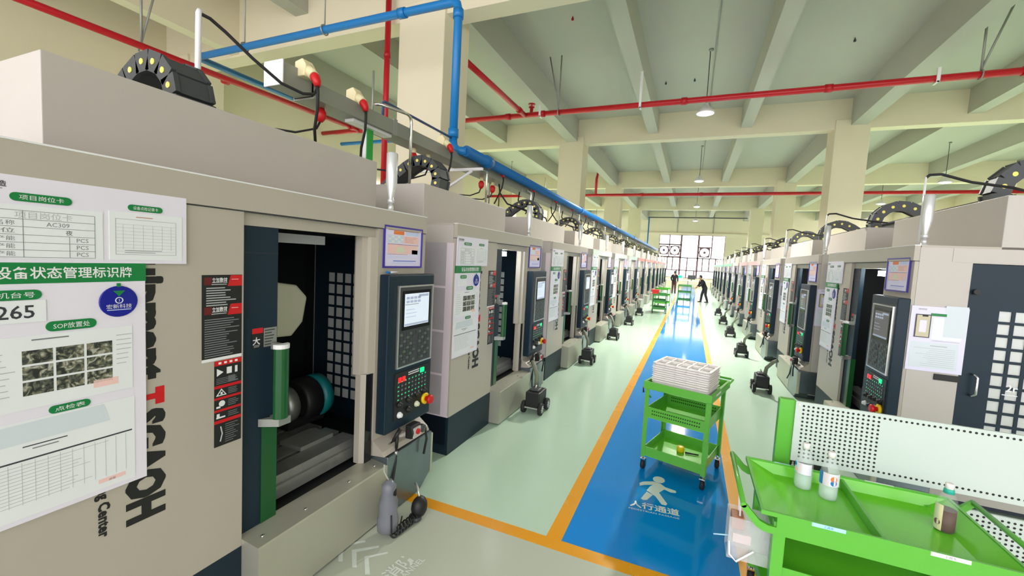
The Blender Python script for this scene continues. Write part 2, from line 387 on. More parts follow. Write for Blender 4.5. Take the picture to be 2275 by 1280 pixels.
# ------------------------------------------------------------------ pendant lamps
def lamp_proto():
    t = thing('pendant_lamp', 'lit white high-bay pendant lamp above the blue walkway', 'lamp', (0.03, 12.8, 6.3))
    MB().lathe([(0.055, .27), (0.07, .24), (0.09, .2), (0.17, .12), (0.225, .03), (0.23, 0), (0.215, 0.0), (0.16, .10), (0.08, .18), (0.01, .19)], (0, 0, 0), white, 24).build('lamp_shade', t)
    MB().lathe([(0.01, .015), (0.17, .015), (0.17, .0), (0.10, -.03), (0.01, -.04)], (0, 0, 0), bulb, 20).build('diffuser', t)
    m = MB(); m.tube([(0, 0, .27), (0.005, 0, .6), (0.0, 0, ZC-6.3-.06)], 0.012, dgrey, 6); m.build('cord', t)
    MB().lathe([(0.03, 0), (0.06, .02), (0.06, .06)], (0.02, 0, ZC-6.3-.06), galv, 10).build('ceiling_hook', t)
    l = bpy.data.lights.new('bulb_light', 'SPOT'); l.energy = LAMP_W*4; l.spot_size = R(150); l.spot_blend = 0.4; l.shadow_soft_size = 0.16; l.color = (1.0, 0.97, 0.9)
    o = bpy.data.objects.new('bulb_light', l); COL.objects.link(o); o.parent = t; o.location = (0, 0, -0.07)
    return t
LP = lamp_proto(); first = True
walk = ['lit white pendant lamp over the walkway, nearest of its row', 'second pendant lamp over the walkway from the camera', 'third pendant lamp over the walkway from the camera', 'farthest pendant lamp over the walkway, before the big window']
for i, y in enumerate((12.8, 22.6, 32.0, 41.6)):
    o = LP if i == 0 else copy_tree(LP); o.location = (0.03, y, 6.3); tag(o, walk[i], 'lamp', 'pendant lamps over the walkway')
for sx, side in ((-10.6, 'left'), (9.7, 'right')):
    for i, y in enumerate((14.2, 24.0, 30.6, 40.5)):
        if side == 'right' and i == 0: y = 15.2
        o = copy_tree(LP); o.location = (sx, y, 6.3)
        tag(o, 'white pendant lamp hanging beyond the %s machine row, %s from the camera' % (side, ORD[i]), 'lamp', 'pendant lamps beyond the machine rows')
m = MB(); m.tube([(0.16, -6, 7.985), (0.16, 6.9, 7.985)], .014, galv, 6); m.tube([(0.16, 7.32, 7.985), (0.16, 17.55, 7.985)], .014, galv, 6); m.tube([(0.16, 17.97, 7.985), (0.16, 28, 7.985)], .014, galv, 6)
tag(m.build('ceiling_conduit'), 'thin grey conduit running along the ceiling above the walkway', 'conduit')
for i, (x, y) in enumerate(((-3.1, 10.2), (-1.2, 14.6), (3.3, 13.2), (-0.35, 14.6), (-2.6, 21.0))):
    t = MB().lathe([(0.0, -0.10), (0.03, -.09), (0.03, -.04), (0.012, -.04), (0.012, 0)], (0, 0, 0), redp if i == 0 else dgrey, 8).build('sprinkler_head', None, (x, y, ZC))
    tag(t, ['small red sprinkler head on the ceiling near the camera', 'small dark sprinkler head left of the walkway lamp', 'small dark sprinkler head right of the walkway lamp', 'small dark sprinkler head nearest the walkway lamp cord', 'small dark sprinkler head in the second ceiling bay'][i], 'sprinkler')
# ------------------------------------------------------------------ red and blue pipes
def pipe(name, pts, r, m, label, fl=None, flr=1.25):
    t = MB().tube(pts, r, m, 14)
    o = t.build(name); tag(o, label, 'pipe')
    if fl:
        for p, d in fl:
            p = Vector(p); d = Vector(d).normalized()*r*1.0
            MB().tube([p-d, p+d], r*flr, m if m is not redp else redp, 14).build('coupling', o)
    return o
pr = pipe('fire_pipe', [(-13.15, 12, 6.4), (16.4, 12, 6.4)], 0.075, redp, 'long red fire pipe crossing the hall below the nearest ceiling bay', [((x, 12, 6.4), (1, 0, 0)) for x in (-5.5, -4.4, -0.5, 2.6, 5.9, 9.0)])
m = MB(); m.lathe([(.05, -.1), (.05, .1), (.09, .1), (.09, .13), (.02, .13), (.02, .2), (.11, .2), (.11, .215)], (-4.75, 12, 6.5), redp, 12); m.build('valve', pr)
pipe('fire_pipe', [(-4.93, 7.9, 6.38), (-4.93, 11.93, 6.38)], 0.07, redp, 'short red fire pipe beside the near column running to the cross pipe', [((-4.93, 11.5, 6.38), (0, 1, 0))])
p2 = pipe('fire_pipe', [(-13.15, 26, 6.22), (16.4, 26, 6.22)], 0.085, redp, 'far red fire pipe crossing the hall behind the second beam', [((x, 26, 6.22), (1, 0, 0)) for x in (-3.0, 0.2, 6.5)])
MB().tube([(-5.75, 26, 6.22), (-5.75, 26, 7.2), (-5.72, 26.3, 7.8)], 0.075, redp, 10).build('riser', p2)
pipe('fire_pipe', [(-9.55, -1.5, 5.5), (-9.25, 5.0, 5.5), (-9.0, 9.45, 5.5)], 0.06, redp, 'red fire pipe running along the far left above the nearest machine', [((-9.31, 5.95, 5.5), (0.04, 1, 0)), ((-9.02, 9.2, 5.5), (0, 1, 0))])
pipe('fire_pipe', [(-9.9, 9.5, 5.5), (-8.3, 9.5, 5.5)], 0.065, redp, 'short red cross pipe at the end of the far left fire pipe', [((-9.0, 9.5, 5.5), (1, 0, 0))])
pipe('fire_riser', [(-5.74, 6.74, 2.5), (-5.74, 6.74, 7.95)], 0.055, redp, 'vertical red riser on the left edge of the near column', [((-5.74, 6.74, 5.9), (0, 0, 1))], 1.15)
bp_ = pipe('air_pipe', [(-9.4, 11.4, 5.76), (-9.4, 5.49, 5.76), (-9.33, 5.44, 5.76), (-3.5, 5.49, 5.78), (-3.42, 5.49, 5.74), (-3.4, 5.49, 5.66), (-3.4, 5.49, 3.78)], 0.062, bluep, 'bright blue air pipe crossing in front of the near column and dropping beside it', [((-4.4, 5.48, 5.775), (1, 0, 0)), ((-3.4, 5.49, 5.6), (0, 0, 1)), ((-3.4, 5.49, 3.9), (0, 0, 1))])
pipe('air_pipe', [(-11.6, 11.4, 5.76), (-8.9, 11.4, 5.74), (-8.9, 11.9, 5.74)], 0.06, bluep, 'short blue cross pipe far left behind the white sockets')
tr = pipe('air_pipe', [(-3.17, 5.49, 3.63), (-3.17, 43.5, 3.63)], 0.08, mat('deep_blue_pipe_paint', srgb(20, 96, 156), .4), 'long blue air main running above the left machine row', [((-3.17, y, 3.63), (0, 1, 0)) for y in (6.2, 12.4, 18.6, 24.8)])
MB().tube([(-3.4, 5.49, 3.8), (-3.38, 5.49, 3.70), (-3.3, 5.49, 3.64), (-3.17, 5.52, 3.63)], 0.062, bluep, 12).build('elbow', bp_)
pipe('air_pipe', [(-3.4, 3.95, 3.62), (-3.4, 3.95, 3.80), (-3.4, 3.97, 3.82), (-3.4, 5.36, 3.82), (-3.4, 5.43, 3.82)], 0.016, mat('dull_blue_conduit', srgb(52, 74, 120), .4), 'thin dull blue conduit above the tray before the near column')
pipe('air_pipe', [(-4.3, 44, 6.85), (4.4, 44, 6.85)], 0.05, dgrey, 'thin dark pipe across the hall before the big window')
pipe('air_pipe', [(-4.2, 43.9, 0.0), (-4.2, 43.9, 6.9)], 0.06, bluep, 'dark blue vertical pipe left of the big window')
pipe('air_pipe', [(6.15, 38.9, 0), (6.15, 38.9, 6.9)], 0.06, bluep, 'dark blue vertical pipe beyond the right machine row')
def hanger(x, y, z, top, spread, label, m=galv, axis='x'):
    t = MB(); d = Vector((1, 0, 0)) if axis == 'x' else Vector((0, 1, 0)); p = Vector((x, y, z))
    t.tube([p, p+Vector((0, 0, top-z))], .022, m, 6); t.tube([p+Vector((0, 0, .1)), p+d*spread+Vector((0, 0, top-z))], .02, m, 6)
    t.tube([p+Vector((0, .0, -.1))+Vector((0, .1*cos(a), .1*sin(a)+.1)) for a in [2*pi*i/12 for i in range(13)]] if axis == 'x' else [p+Vector((.09*cos(a), 0, .09*sin(a))) for a in [2*pi*i/12 for i in range(13)]], .014, m, 5)
    return tag(t.build('pipe_hanger'), label, 'pipe hanger', 'pipe hangers')
hanger(-3.9, 12, 6.4, 8.0, -.35, 'grey V-shaped rod hanger on the red pipe near the left column')
hanger(5.2, 12, 6.4, 8.0, .45, 'grey V-shaped rod hanger on the red pipe at right')
hanger(-9.36, 4.5, 5.5, 7.2, .35, 'grey V-shaped rod hanger on the far left red pipe', axis='y')
def strap(p, h, label, d='x'):
    t = MB(); x, y, z = p
    if d == 'x': t.box(x-.03, x+.03, y-.1, y-.076, z-.1, z+h, white); t.box(x-.02, x+.02, y-.1, y+.1, z-.1, z-.076, white)
    else: t.box(x+.06, x+.085, y-.03, y+.03, z-.1, z+h, white); t.box(x-.08, x+.08, y-.02, y+.02, z-.1, z-.065, white)
    return tag(t.build('pipe_strap'), label, 'pipe strap', 'white pipe straps')
strap((-4.45, 12, 6.4), .22, 'white strap on the red pipe beside the valve'); strap((-1.6, 12, 6.4), .85, 'white strap on the red pipe under the ceiling rib'); strap((4.5, 12, 6.4), .2, 'white strap on the red pipe at right')
strap((-9.52, .9, 5.5), .1, 'white strap on the far left red pipe', 'y')
for i, (x, y) in enumerate(((-8.0, 5.46), (-6.0, 5.47))):
    tag(MB().tube([(x, y, 5.7), (x, y, 8.0)], .012, galv, 6).tube([(x, y+.08*cos(a), 5.77+.08*sin(a)) for a in [2*pi*j/10 for j in range(11)]], .012, galv, 5).build('pipe_hanger'), 'thin rod hanging the blue cross pipe, %s of the near column' % ('farther left' if i == 0 else 'just left'), 'pipe hanger', 'rods on the blue pipe')

# ------------------------------------------------------------------ cable tray with sockets
t = thing('cable_tray', 'long grey cable tray with a white end box above the left machine row', 'cable tray', (0, 0, 0))
m = MB(); m.box(-3.56, -3.29, 2.9, 43, 3.46, 3.475, traym); m.box(-3.56, -3.548, 2.9, 43, 3.475, 3.60, traym); m.box(-3.302, -3.29, 2.9, 43, 3.475, 3.60, traym); m.box(-3.56, -3.29, 2.9, 43, 3.60, 3.612, traym)
m.build('tray_body', t)
m = MB(); m.box(-3.53, -3.32, 2.60, 2.90, 3.48, 3.67, traym); m.box(-3.54, -3.31, 2.585, 2.60, 3.47, 3.68, mat('bright_white_cover', (0.9, 0.9, 0.95), 0.4)); m.build('junction_box', t, bevel=.006)
m = MB()
for y in range(4, 43, 2): m.box(-3.30, -3.275, y, y+.06, 3.45, 3.63, galv)
m.build('joint_plates', t)
for i in range(12):
    y = 4.0+i*3.17
    m = MB(); m.tube([(-3.6, y, 2.88), (-3.6, y, 3.9)], .015, galv, 6) if i % 2 else m.tube([(-3.6, y, 3.61), (-3.6, y, 4.2)], .012, galv, 6)
    m.build('support_rod', t)
for i in range(11):
    for q in range(2):
        y = 7.2+i*3.17+q*.9; z0 = 3.462
        m = MB(); m.tube([(-3.42+q*.05, y, z0), (-3.40, y+.02, 3.30), (-3.30, y+.15, 3.12), (-3.12, y+.42, 3.06), (-2.98, y+.62, 3.0), (-2.95, y+.70, 2.86)], .016, rubber, 6); m.build('dropper_cable', t)
def socket_proto():
    t = thing('industrial_socket', '', 'socket')
    m = MB(); m.prism([(-.06, 0), (.05, 0), (.075, .09), (.03, .15), (-.06, .13)], 'y', -.055, .055, creamp); m.build('housing', t, bevel=.008)
    m = MB(); m.tube([(.045, 0, .07), (.115, 0, .005)], [.048, .045], creamp, 12); m.build('socket_collar', t)
    m = MB(); m.tube([(.105, 0, .015), (.13, 0, -.01), (.15, 0, -.05), (.16, 0, -.09)], [.036, .042, .036, .024], red, 12); m.build('plug', t)
    m = MB(); m.tube([(.16, 0, -.085), (.165, 0, -.15), (.13, .03, -.27), (.02, .10, -.42), (-.1, .22, -.52)], .014, rubber, 7); m.build('cable', t)
    return t
sp_ = socket_proto()
for i, y in enumerate((2.92, 3.46, 5.14, 6.9, 8.5, 10.1, 11.7, 13.3, 15.0)):
    o = sp_ if i == 0 else copy_tree(sp_); o.location = (-3.36, y, 3.612 if i else 3.66); 
    if i == 0: o.location = (-3.30, 2.80, 3.60)
    tag(o, 'cream socket with red plug on the cable tray, %s from the camera' % ORD[i], 'socket', 'sockets on the cable tray')
for i, (y, z) in enumerate(((3.12, 3.42), (4.62, 3.36), (4.95, 3.34), (6.55, 3.36), (7.0, 3.36))):
    t = thing('hanging_plug', ['red plug hanging below the tray left of the green post', 'left red plug hanging before the near column', 'right red plug hanging before the near column', 'left red plug hanging behind the second machine', 'right red plug hanging behind the second machine'][i], 'plug', (-3.45, y, z))
    MB().tube([(0, 0, .04), (0, 0, 0), (-.0, 0, -.05), (-.01, 0, -.09)], [.03, .052, .048, .025], red, 12).build('plug_body', t)
    MB().tube([(-.01, 0, -.09), (-.02, -.03, -.16), (-.1, -.2, -.24), (-.2, -.45, -.26)], .011, rubber, 6).build('cable', t)
    MB().cyl((0, 0, .04), (0, 0, 3.46-z), .03, red if False else creamp, 10).build('socket_stub', t)
t = thing('tray_post', 'white and green post with a flat white top plate under the cable tray', 'post', (-3.4, 3.74, 2.88))
MB().box(-.05, .0, -.045, .05, 0, .64, white).box(0, .012, -.045, .05, 0, .64, mat('tape_green', (0.03, .36, .06), .4)).build('upright', t)
MB().box(-.06, .06, -.3, .3, .55, .58, white).build('top_plate', t)
CR = chrome
def drop(y, label, long=False):
    x = -3.2
    pts = [(-3.38, y-.45, 3.72), (x-.1, y-.42, 3.72), (x, y-.08, 3.72), (x, y-.02, 3.70), (x, y, 3.64), (x, y, 2.88)] if long else [(x-.3, y, 3.50), (x-.03, y, 3.51), (x+.02, y, 3.49), (x+.03, y, 3.43), (x+.03, y, 2.88)]
    tag(MB().tube(pts, .018, CR, 8).build('drop_pipe'), label, 'drop pipe', 'chrome drop pipes')
drop(4.22, 'bent chrome drop pipe beside the near column, nearest of its row', True)
for i in range(9): drop(6.2+2.05*i, 'thin chrome drop pipe from the tray to the left row, %s from the camera' % ORD[i+1])
t = thing('wall_bracket', 'white steel triangular bracket on the tray beside the column', 'bracket', (-3.3, 5.75, 3.4))
MB().box(-.9, .28, -.02, .02, .0, .04, white).build('arm', t)
MB().tube([(.1, 0, 0), (-.55, 0, -.38)], .022, white, 6).build('brace', t)
t = MB().tube([(-3.4, 1.97, 2.92), (-3.4, 1.98, 3.74), (-3.4, 1.99, 3.76)], .02, white, 8)
tag(t.build('riser_pipe', None), 'thin white riser with a black cable rising behind the nearest machine', 'riser')
tag(MB().tube([(-3.4, 1.98, 3.74), (-3.4, 2.06, 3.74), (-3.38, 2.16, 3.69), (-3.33, 2.34, 3.57), (-3.26, 2.54, 3.45), (-3.20, 2.70, 3.42), (-3.16, 2.78, 3.44), (-3.15, 2.80, 3.49)], .013, rubber, 8).build('black_cable'), 'black cable curving from the white riser to the nearest socket', 'cable')

# ------------------------------------------------------------------ machining centre (local: +x outward, +y to the viewer's right, z up)
WM, DM = 2.64, 2.1
def lines(b, u0, u1, z0, z1, n, x, m, th=0.004, ragged=True, left=True):
    for i in range(n):
        z = z1-(i+.5)*(z1-z0)/n; w = (u1-u0)*(random.uniform(.55, 1) if ragged else 1)
        b.box(x, x+.0006, u0, u0+w, z-th/2, z+th/2, m)
def pill(b, u, z, w, h, x, m, txt, tm):
    n = 8; pts = [(u+w/2-h/2+h/2*cos(a), z+h/2*sin(a)) for a in [-pi/2+pi*i/n for i in range(n+1)]]+[(u-w/2+h/2+h/2*cos(a), z+h/2*sin(a)) for a in [pi/2+pi*i/n for i in range(n+1)]]
    b.prism(pts, 'x', x, x+.003, m)
    if txt: b.text(txt, (x+.0036, u, z), U_, Z_, h*.62, tm, width=w*.72)
def build_machine():
    T = thing('machining_centre', '', 'machine')
    # front panel with the maker lettering
    b = MB(); b.box(-.03, 0, 0, .985, .41, 2.27, paint)
    dn = -Z_; x = .0015; uc = .54
    b.text('Equipment', (x, uc-.005, 1.47), dn, U_, .165, black, 'r', sx=1.0, bold=.02, heavy=.0062)
    b.text('T', (x, uc+.005, 1.388), dn, U_, .17, red, 'c', bold=.022, sx=.66, heavy=.0068)
    b.text('SGAOH', (x, uc, 1.325), dn, U_, .19, black, 'l', bold=.022, width=.495, heavy=.0065)
    b.text('Machining Center', (x, .385, .83), dn, U_, .052, black, 'r', bold=.012, heavy=.0015)
    b.build('front_panel', T)
    b = MB(); b.prism([(0, 0), (.985, 0), (.985, .41), (0, .41)], 'x', -.4, -.001, navy); b.build('plinth', T)
    b = MB(); b.box(-.03, .012, 0, WM, 2.275, 2.415, paint); b.box(-.035, .014, 0, WM, 2.415, 2.422, white); b.box(-.035, .001, 0, WM, 2.268, 2.275, dgrey); b.build('header_panel', T)  # white strip along the top paints the edge highlight
    b = MB(); b.box(-DM, -.036, 0, WM, 2.40, 2.42, paint); b.box(-DM, -DM+.03, 0.03, WM-.03, .1, 2.40, paint); b.box(-DM, -.04, .03, WM-.03, .06, .10, navyd); b.build('cabinet_shell', T)
    b = MB(); b.box(-2.0, -.57, .43, 2.64, 2.36, 2.87, paint2); b.build('upper_cover', T, bevel=.004)
    # left side with film-covered panels
    b = MB(); b.box(-DM, -.032, 0, .03, .41, 2.40, paint2); b.box(-DM, -.032, 0, .03, .1, .41, navyd); b.build('left_side_panel', T)
    b = MB()
    for z0, z1 in ((.42, .84), (.86, 1.295), (1.315, 1.755), (1.775, 2.22)): b.box(-.95, -.10, -.005, 0, z0, z1, paperg)
    b.box(-.97, -.01, -.0045, -.0, .405, .42, pinkw); b.box(-.10, -.02, -.006, 0, .42, 2.22, pinkw)
    for z in (.85, 1.305, 1.765): b.box(-.95, -.10, -.007, 0, z-.011, z+.011, pinkw)
    b.build('film_cover', T)
    # right side with maintenance door
    b = MB(); b.box(-.40, -.032, WM-.03, WM, .1, 2.40, paint2); b.box(-DM, -1.30, WM-.03, WM, .1, 2.40, paint2); b.box(-1.30, -.40, WM-.03, WM, 2.27, 2.40, paint2); b.box(-1.30, -.40, WM-.03, WM, .1, .20, paint2)
    b.box(-DM, -.26, WM, WM+.004, 2.275, 2.40, paint2); b.build('right_side_panel', T)
    b = MB(); y0, y1 = WM-.025, WM-.003
    b.box(-.60, -.402, y0, y1, .205, 2.265, navy); b.box(-1.298, -1.135, y0, y1, .205, 2.265, navy); b.box(-1.135, -.60, y0, y1, 1.885, 2.265, navy); b.box(-1.135, -.60, y0, y1, .205, .625, navy)
    for i in range(6): c = -.603-i*.105; b.box(c-.012, c+.012, y0, y1, .625, 1.885, navy)
    for i in range(12): z = 1.873-i*.1145; b.box(-1.135, -.60, y0, y1, max(z-.012, .6), z+.012, navy)
    sd = b.build('side_door', T)
    b = MB(); b.box(-1.135, -.60, y0+.006, y0+.012, .625, 1.885, pane); b.text('2r', (-.76, y1+.0005, 1.19), (-1, 0, 0), Z_, .085, white, bold=.02); b.box(-.80, -.70, y1, y1+.0008, 1.125, 1.133, white); b.build('window_panes', sd)
    b = MB(); b.tube([(-.49, WM-.003, 1.09), (-.49, WM+.045, 1.09), (-.505, WM+.055, 1.11), (-.505, WM+.055, 1.26), (-.49, WM+.045, 1.28), (-.49, WM-.003, 1.28)], .010, chrome, 8); b.build('side_handle', sd)
    b = MB(); b.lathe([(.012, 0), (.012, .02), (.024, .02), (.024, .035)], (-.44, WM-.003, 2.02), black, 10, 'y'); b.box(-.46, -.42, WM-.003, WM+.02, 1.995, 2.01, black); b.build('latch_knob', sd)
    b = MB(); b.box(-.41, -.23, WM, WM+.012, 1.19, 1.245, black); b.build('nameplate', T)
    # front right
    b = MB(); b.box(-.03, 0, 2.03, WM, .49, 2.268, paint); b.build('right_front_panel', T)
    b = MB(); b.prism([(-.13, 1.925), (-.11, 1.915), (-.06, 1.925), (-.045, 1.965), (-.02, 1.975), (-.005, 2.03), (-.03, 2.03), (-.06, 1.985), (-.13, 1.95)], 'z', 1.15, 2.2, paint)
    b.prism([(-.10, 1.935), (-.05, 1.935), (-.02, 1.962), (-.05, 1.966), (-.10, 1.955)], 'z', .45, 1.15, paint); b.box(-.05, -.012, 1.962, 2.03, .45, 1.15, blackg); b.box(-.20, -.03, .985, 2.03, 2.20, 2.268, paint); b.build('door_jamb', T)
    # sliding door, pushed open to the left
    b = MB(); b.box(-.075, -.035, .30, 1.215, .45, 2.2, navy); b.box(-.036, -.030, 1.12, 1.218, .45, 1.06, dgreen); b.box(-.08, -.0352, 1.2151, 1.219, .45, 1.06, dgreen)
    b.box(-.0355, -.034, .99, 1.215, 2.05, 2.055, navyd)
    d = b.build('sliding_door', T)
    b = MB(); n = 9; cu, r = 1.185, .045
    b.prism([(.035+.045*sin(a), cu-r*cos(a)) for a in [pi*i/n for i in range(n+1)]], 'z', 1.09, 1.505, dgreen)
    h = b.build('door_handle', d)
    b = MB(); b.prism([(.034+.048*sin(a), cu-(r+.003)*cos(a)) for a in [pi*i/n for i in range(n+1)]], 'z', 1.505, 1.53, white); b.box(-.036, .036, 1.175, 1.20, 1.49, 1.53, galv); b.build('handle_bracket', h); b = MB(); b.box(-.036, .036, 1.175, 1.20, 1.05, 1.09, galv); b.prism([(-.036, 1.10), (.06, 1.16), (.06, 1.24), (-.0, 1.2)], 'z', 1.045, 1.09, galv)
    b.build('handle_bracket', h)
    b = MB(); b.box(-.035, -.034, 1.06, 1.125, 1.595, 1.625, red); b.box(-.035, -.034, 1.06, 1.125, 1.51, 1.595, black); b.text('大', (-.0335, 1.085, 1.552), U_, Z_, .046, white, bold=.02); lines(b, 1.07, 1.12, 1.515, 1.53, 2, -.0335, inkl, .003)
    b.box(-.035, -.034, 1.13, 1.212, 1.51, 1.62, galv); lines(b, 1.135, 1.21, 1.515, 1.615, 6, -.0335, inkd, .006); b.build('warning_label', d)
    # stickers on the front panel
    b = MB(); u0, u1 = .775, .975
    b.box(0, .002, u0, u1, 1.505, 1.935, black); b.box(0, .0022, u0, u1, 1.495, 1.51, white)
    for zc, s in ((1.905, 1), (1.755, 1)):
        b.prism([(u0+.125, zc-.028), (u1, zc-.028), (u1, zc+.028), (u0+.14, zc+.028)], 'x', .001, .0026, red); b.box(.001, .0024, u0+.01, u0+.045, zc-.02, zc+.018, mat('dark_red_print', srgb(96, 20, 24), .5))
        b.text('立加数控', (.003, u0+.085, zc+.003), U_, Z_, .028, white, bold=.015, width=.075); b.box(.002, .0028, u0+.045, u0+.12, zc-.02, zc-.016, inkl); b.box(.0024, .0032, u0+.145, u1-.02, zc+.005, zc+.008, salmon)
    lines(b, u0+.02, u1-.02, 1.775, 1.875, 8, .0022, inkl, .005); lines(b, u0+.012, u1-.012, 1.515, 1.715, 17, .0022, ink, .0045, True); b.build('specification_plate', T)
    b = MB(); u0, u1 = .835, .975; b.box(0, .002, u0, u1, 1.035, 1.49, black)
    for z0, z1 in ((1.465, 1.49), (1.345, 1.36), (1.285, 1.297), (1.22, 1.232), (1.158, 1.175)): b.box(.001, .0026, u0, u1, z0, z1, red)
    for i in range(4): b.box(.0026, .0032, u0+.02+i*.028, u0+.034+i*.028, 1.472, 1.483, white)
    b.prism([(u0+.012, 1.41), (u0+.045, 1.428), (u0+.012, 1.45)], 'x', .0021, .003, white); b.box(.002, .003, u0+.062, u0+.088, 1.415, 1.45, white); b.box(.002, .003, u0+.105, u0+.118, 1.415, 1.45, white)
    b.prism([(u0+.008, 1.305), (u0+.062, 1.305), (u0+.035, 1.342)], 'x', .002, .003, white); b.prism([(u0+.017, 1.31), (u0+.053, 1.31), (u0+.035, 1.334)], 'x', .003, .0036, black); b.box(.0036, .004, u0+.03, u0+.04, 1.312, 1.324, white)
    b.lathe([(.016, 0), (.016, .001)], (.002, u0+.038, 1.262), white, 12, 'x'); b.box(.002, .003, u0+.01, u0+.03, 1.24, 1.25, white)
    b.box(.002, .003, u0+.01, u0+.055, 1.185, 1.193, white); b.box(.002, .003, u0+.012, u0+.026, 1.193, 1.21, white)
    for z0, z1, n_ in ((1.37, 1.405, 4), (1.305, 1.34, 4), (1.24, 1.278, 4), (1.182, 1.212, 3), (1.045, 1.15, 9)): lines(b, u0+.07 if n_ < 9 else u0+.055, u1-.01, z0, z1, n_, .0022, ink, .003)
    lines(b, u0+.07 if False else u0+.01, u1-.01, 1.366, 1.40, 4, .0022, ink, .0026); b.tube([(.003, u0+.03, 1.06), (.003, u0+.04, 1.10), (.003, u0+.032, 1.14)], .003, inkl, 5); b.build('safety_label', T)
    # control console
    b = MB(); c0, c1 = 2.055, 2.665; b.box(0, .095, c0, c1, .655, 1.92, navy); con = b.build('control_console', T, bevel=.01)
    b = MB(); x = .095; b.box(x, x+.012, c0+.10, c1-.035, 1.165, 1.83, dgrey)
    for z in (1.165, 1.82): b.box(x, x+.02, c0+.10, c1-.035, z, z+.012, silver)
    for u in (c0+.10, c1-.047): b.box(x, x+.02, u, u+.012, 1.165, 1.832, silver)
    b.box(x+.012, x+.018, c0+.15, c1-.075, 1.47, 1.79, blackg)
    sc_ = b.build('screen_bezel', con)
    b = MB(); b.box(x+.018, x+.019, c0+.175, c1-.10, 1.50, 1.765, screen); sx = x+.0192
    for i in range(4):
        for j in range(2): b.box(sx, sx+.0004, c0+.195+i*.05, c0+.235+i*.05, 1.69+j*.03, 1.71+j*.03, skyb)
    b.box(sx, sx+.0004, c0+.18, c0+.36, 1.675, 1.679, ink); b.box(sx, sx+.0004, c0+.36, c1-.11, 1.735, 1.755, skyb); b.box(sx, sx+.0004, c0+.18, c1-.105, 1.505, 1.52, skyb); lines(b, c0+.19, c0+.36, 1.56, 1.65, 3, sx, skyb, .004)
    b.build('display', sc_)
    b = MB()
    for j in range(9):
        for i in range(10):
            if j == 0 or (i < 5 and random.random() < .93) or i > 5: b.box(x+.012, x+.017, c0+.135+i*.041, c0+.166+i*.041, 1.435-j*.028-.01, 1.435-j*.028+.01, dgrey if (i+j) % 3 else mat('key_grey_green', srgb(92, 106, 96), .5))
    b.build('keypad', sc_)
    b = MB(); b.box(x, x+.006, c0+.10, c1-.03, .735, 1.125, black)
    for j in range(5):
        for i in range(9): b.box(x+.006, x+.009, c0+.13+i*.046, c0+.16+i*.046, 1.035-j*.036, 1.060-j*.036, dgrey); b.box(x+.009, x+.0095, c0+.135+i*.046, c0+.15+i*.046, 1.045-j*.036, 1.050-j*.036, inkl if (i*j) % 3 else ledg)
    for i in range(2): b.box(x+.006, x+.012, c0+.14+i*.05, c0+.175+i*.05, 1.045, 1.085, ledr)
    b.box(x+.006, x+.014, c1-.175, c1-.125, 1.065, 1.105, ledg); lines(b, c0+.27, c1-.19, 1.075, 1.11, 2, x+.006, white, .008, False)
    b.build('button_panel', con)
    for u, z, m_ in ((c0+.16, .86, black), (c0+.28, .87, black), (c0+.40, .885, black), (c0+.50, .89, black), (c0+.16, .775, white), (c0+.28, .785, black), (c0+.39, .80, cast)):
        MB().lathe([(.026, 0), (.026, .012), (.02, .012), (.018, .03), (.012, .032)], (x+.006, u, z), m_, 12, 'x').build('rotary_knob', con)
    e = MB().lathe([(.05, 0), (.05, .02), (.03, .022)], (x+.006, c1-.10, .815), yellow, 18, 'x').build('emergency_stop', con)
    MB().lathe([(.022, .02), (.022, .05), (.04, .052), (.04, .072), (.03, .082)], (x+.006, c1-.10, .815), red, 18, 'x').build('push_button', e)
    # shelf, apron, lower cabinet
    b = MB(); b.prism([(-.02, .62), (.012, .60), (.10, .535), (.12, .50), (-.02, .485)], 'y', 2.03, WM, paint); b.build('ledge', T)
    b = MB(); b.prism([(-.06, .43), (-.06, .452), (.135, .436), (.14, .425), (.14, .02), (.12, .02), (.12, .42)], 'y', .985, 2.05, steel); b.prism([(0.0, .985+.0), (.0, 1.0)] if False else [(-.06, .02), (.13, .02), (.13, .425), (-.06, .44)], 'y', .986, .992, steel)
    for u in (1.06, 1.35, 1.72, 1.98): b.lathe([(.012, 0), (.010, .006), (.002, .008)], (.07, u, .441), chrome, 8)
    b.build('chip_apron', T)
    b = MB(); b.prism([(2.052, .01), (2.50, .01), (2.655, .12), (2.655, .49), (2.052, .49)], 'x', -.3, .138, steelb); b.box(.10, .145, 2.648, 2.672, .10, .47, steel); b.box(.02, .06, 2.30, 2.34, .03, .44, steelb); b.build('lower_cabinet', T, bevel=.006)
    # cabin interior
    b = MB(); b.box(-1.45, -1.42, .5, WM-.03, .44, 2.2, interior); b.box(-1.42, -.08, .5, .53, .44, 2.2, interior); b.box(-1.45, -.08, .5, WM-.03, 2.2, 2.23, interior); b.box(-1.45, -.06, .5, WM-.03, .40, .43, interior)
    b.box(-.4, -.031, WM-.036, WM-.0305, .44, 2.2, interior); b.box(-1.42, -1.3, WM-.036, WM-.0305, .44, 2.2, interior); b.box(-.0305, -.032, 2.03, WM-.04, .49, 2.2, interior); b.build('cabin_shade_lining', T)  # liner sheets carry the cabin's shade in their colour
    b = MB(); b.box(-.95, -.16, .60, 2.05, .455, .54, tsteel)
    for i in range(4): n0 = -.18-i*.19; b.box(n0-.15, n0, .60, 2.05, .54, .60, tsteel)
    b.box(-.55, -.33, 1.65, 1.95, .60, .63, galv); b.build('work_table', T)
    b = MB(); b.lathe([(.17, -.14), (.19, -.12), (.19, .02), (.14, .05), (.14, .10)], (-.82, 2.12, .78), black, 24, 'y'); rt_ = b.build('rotary_table', T)
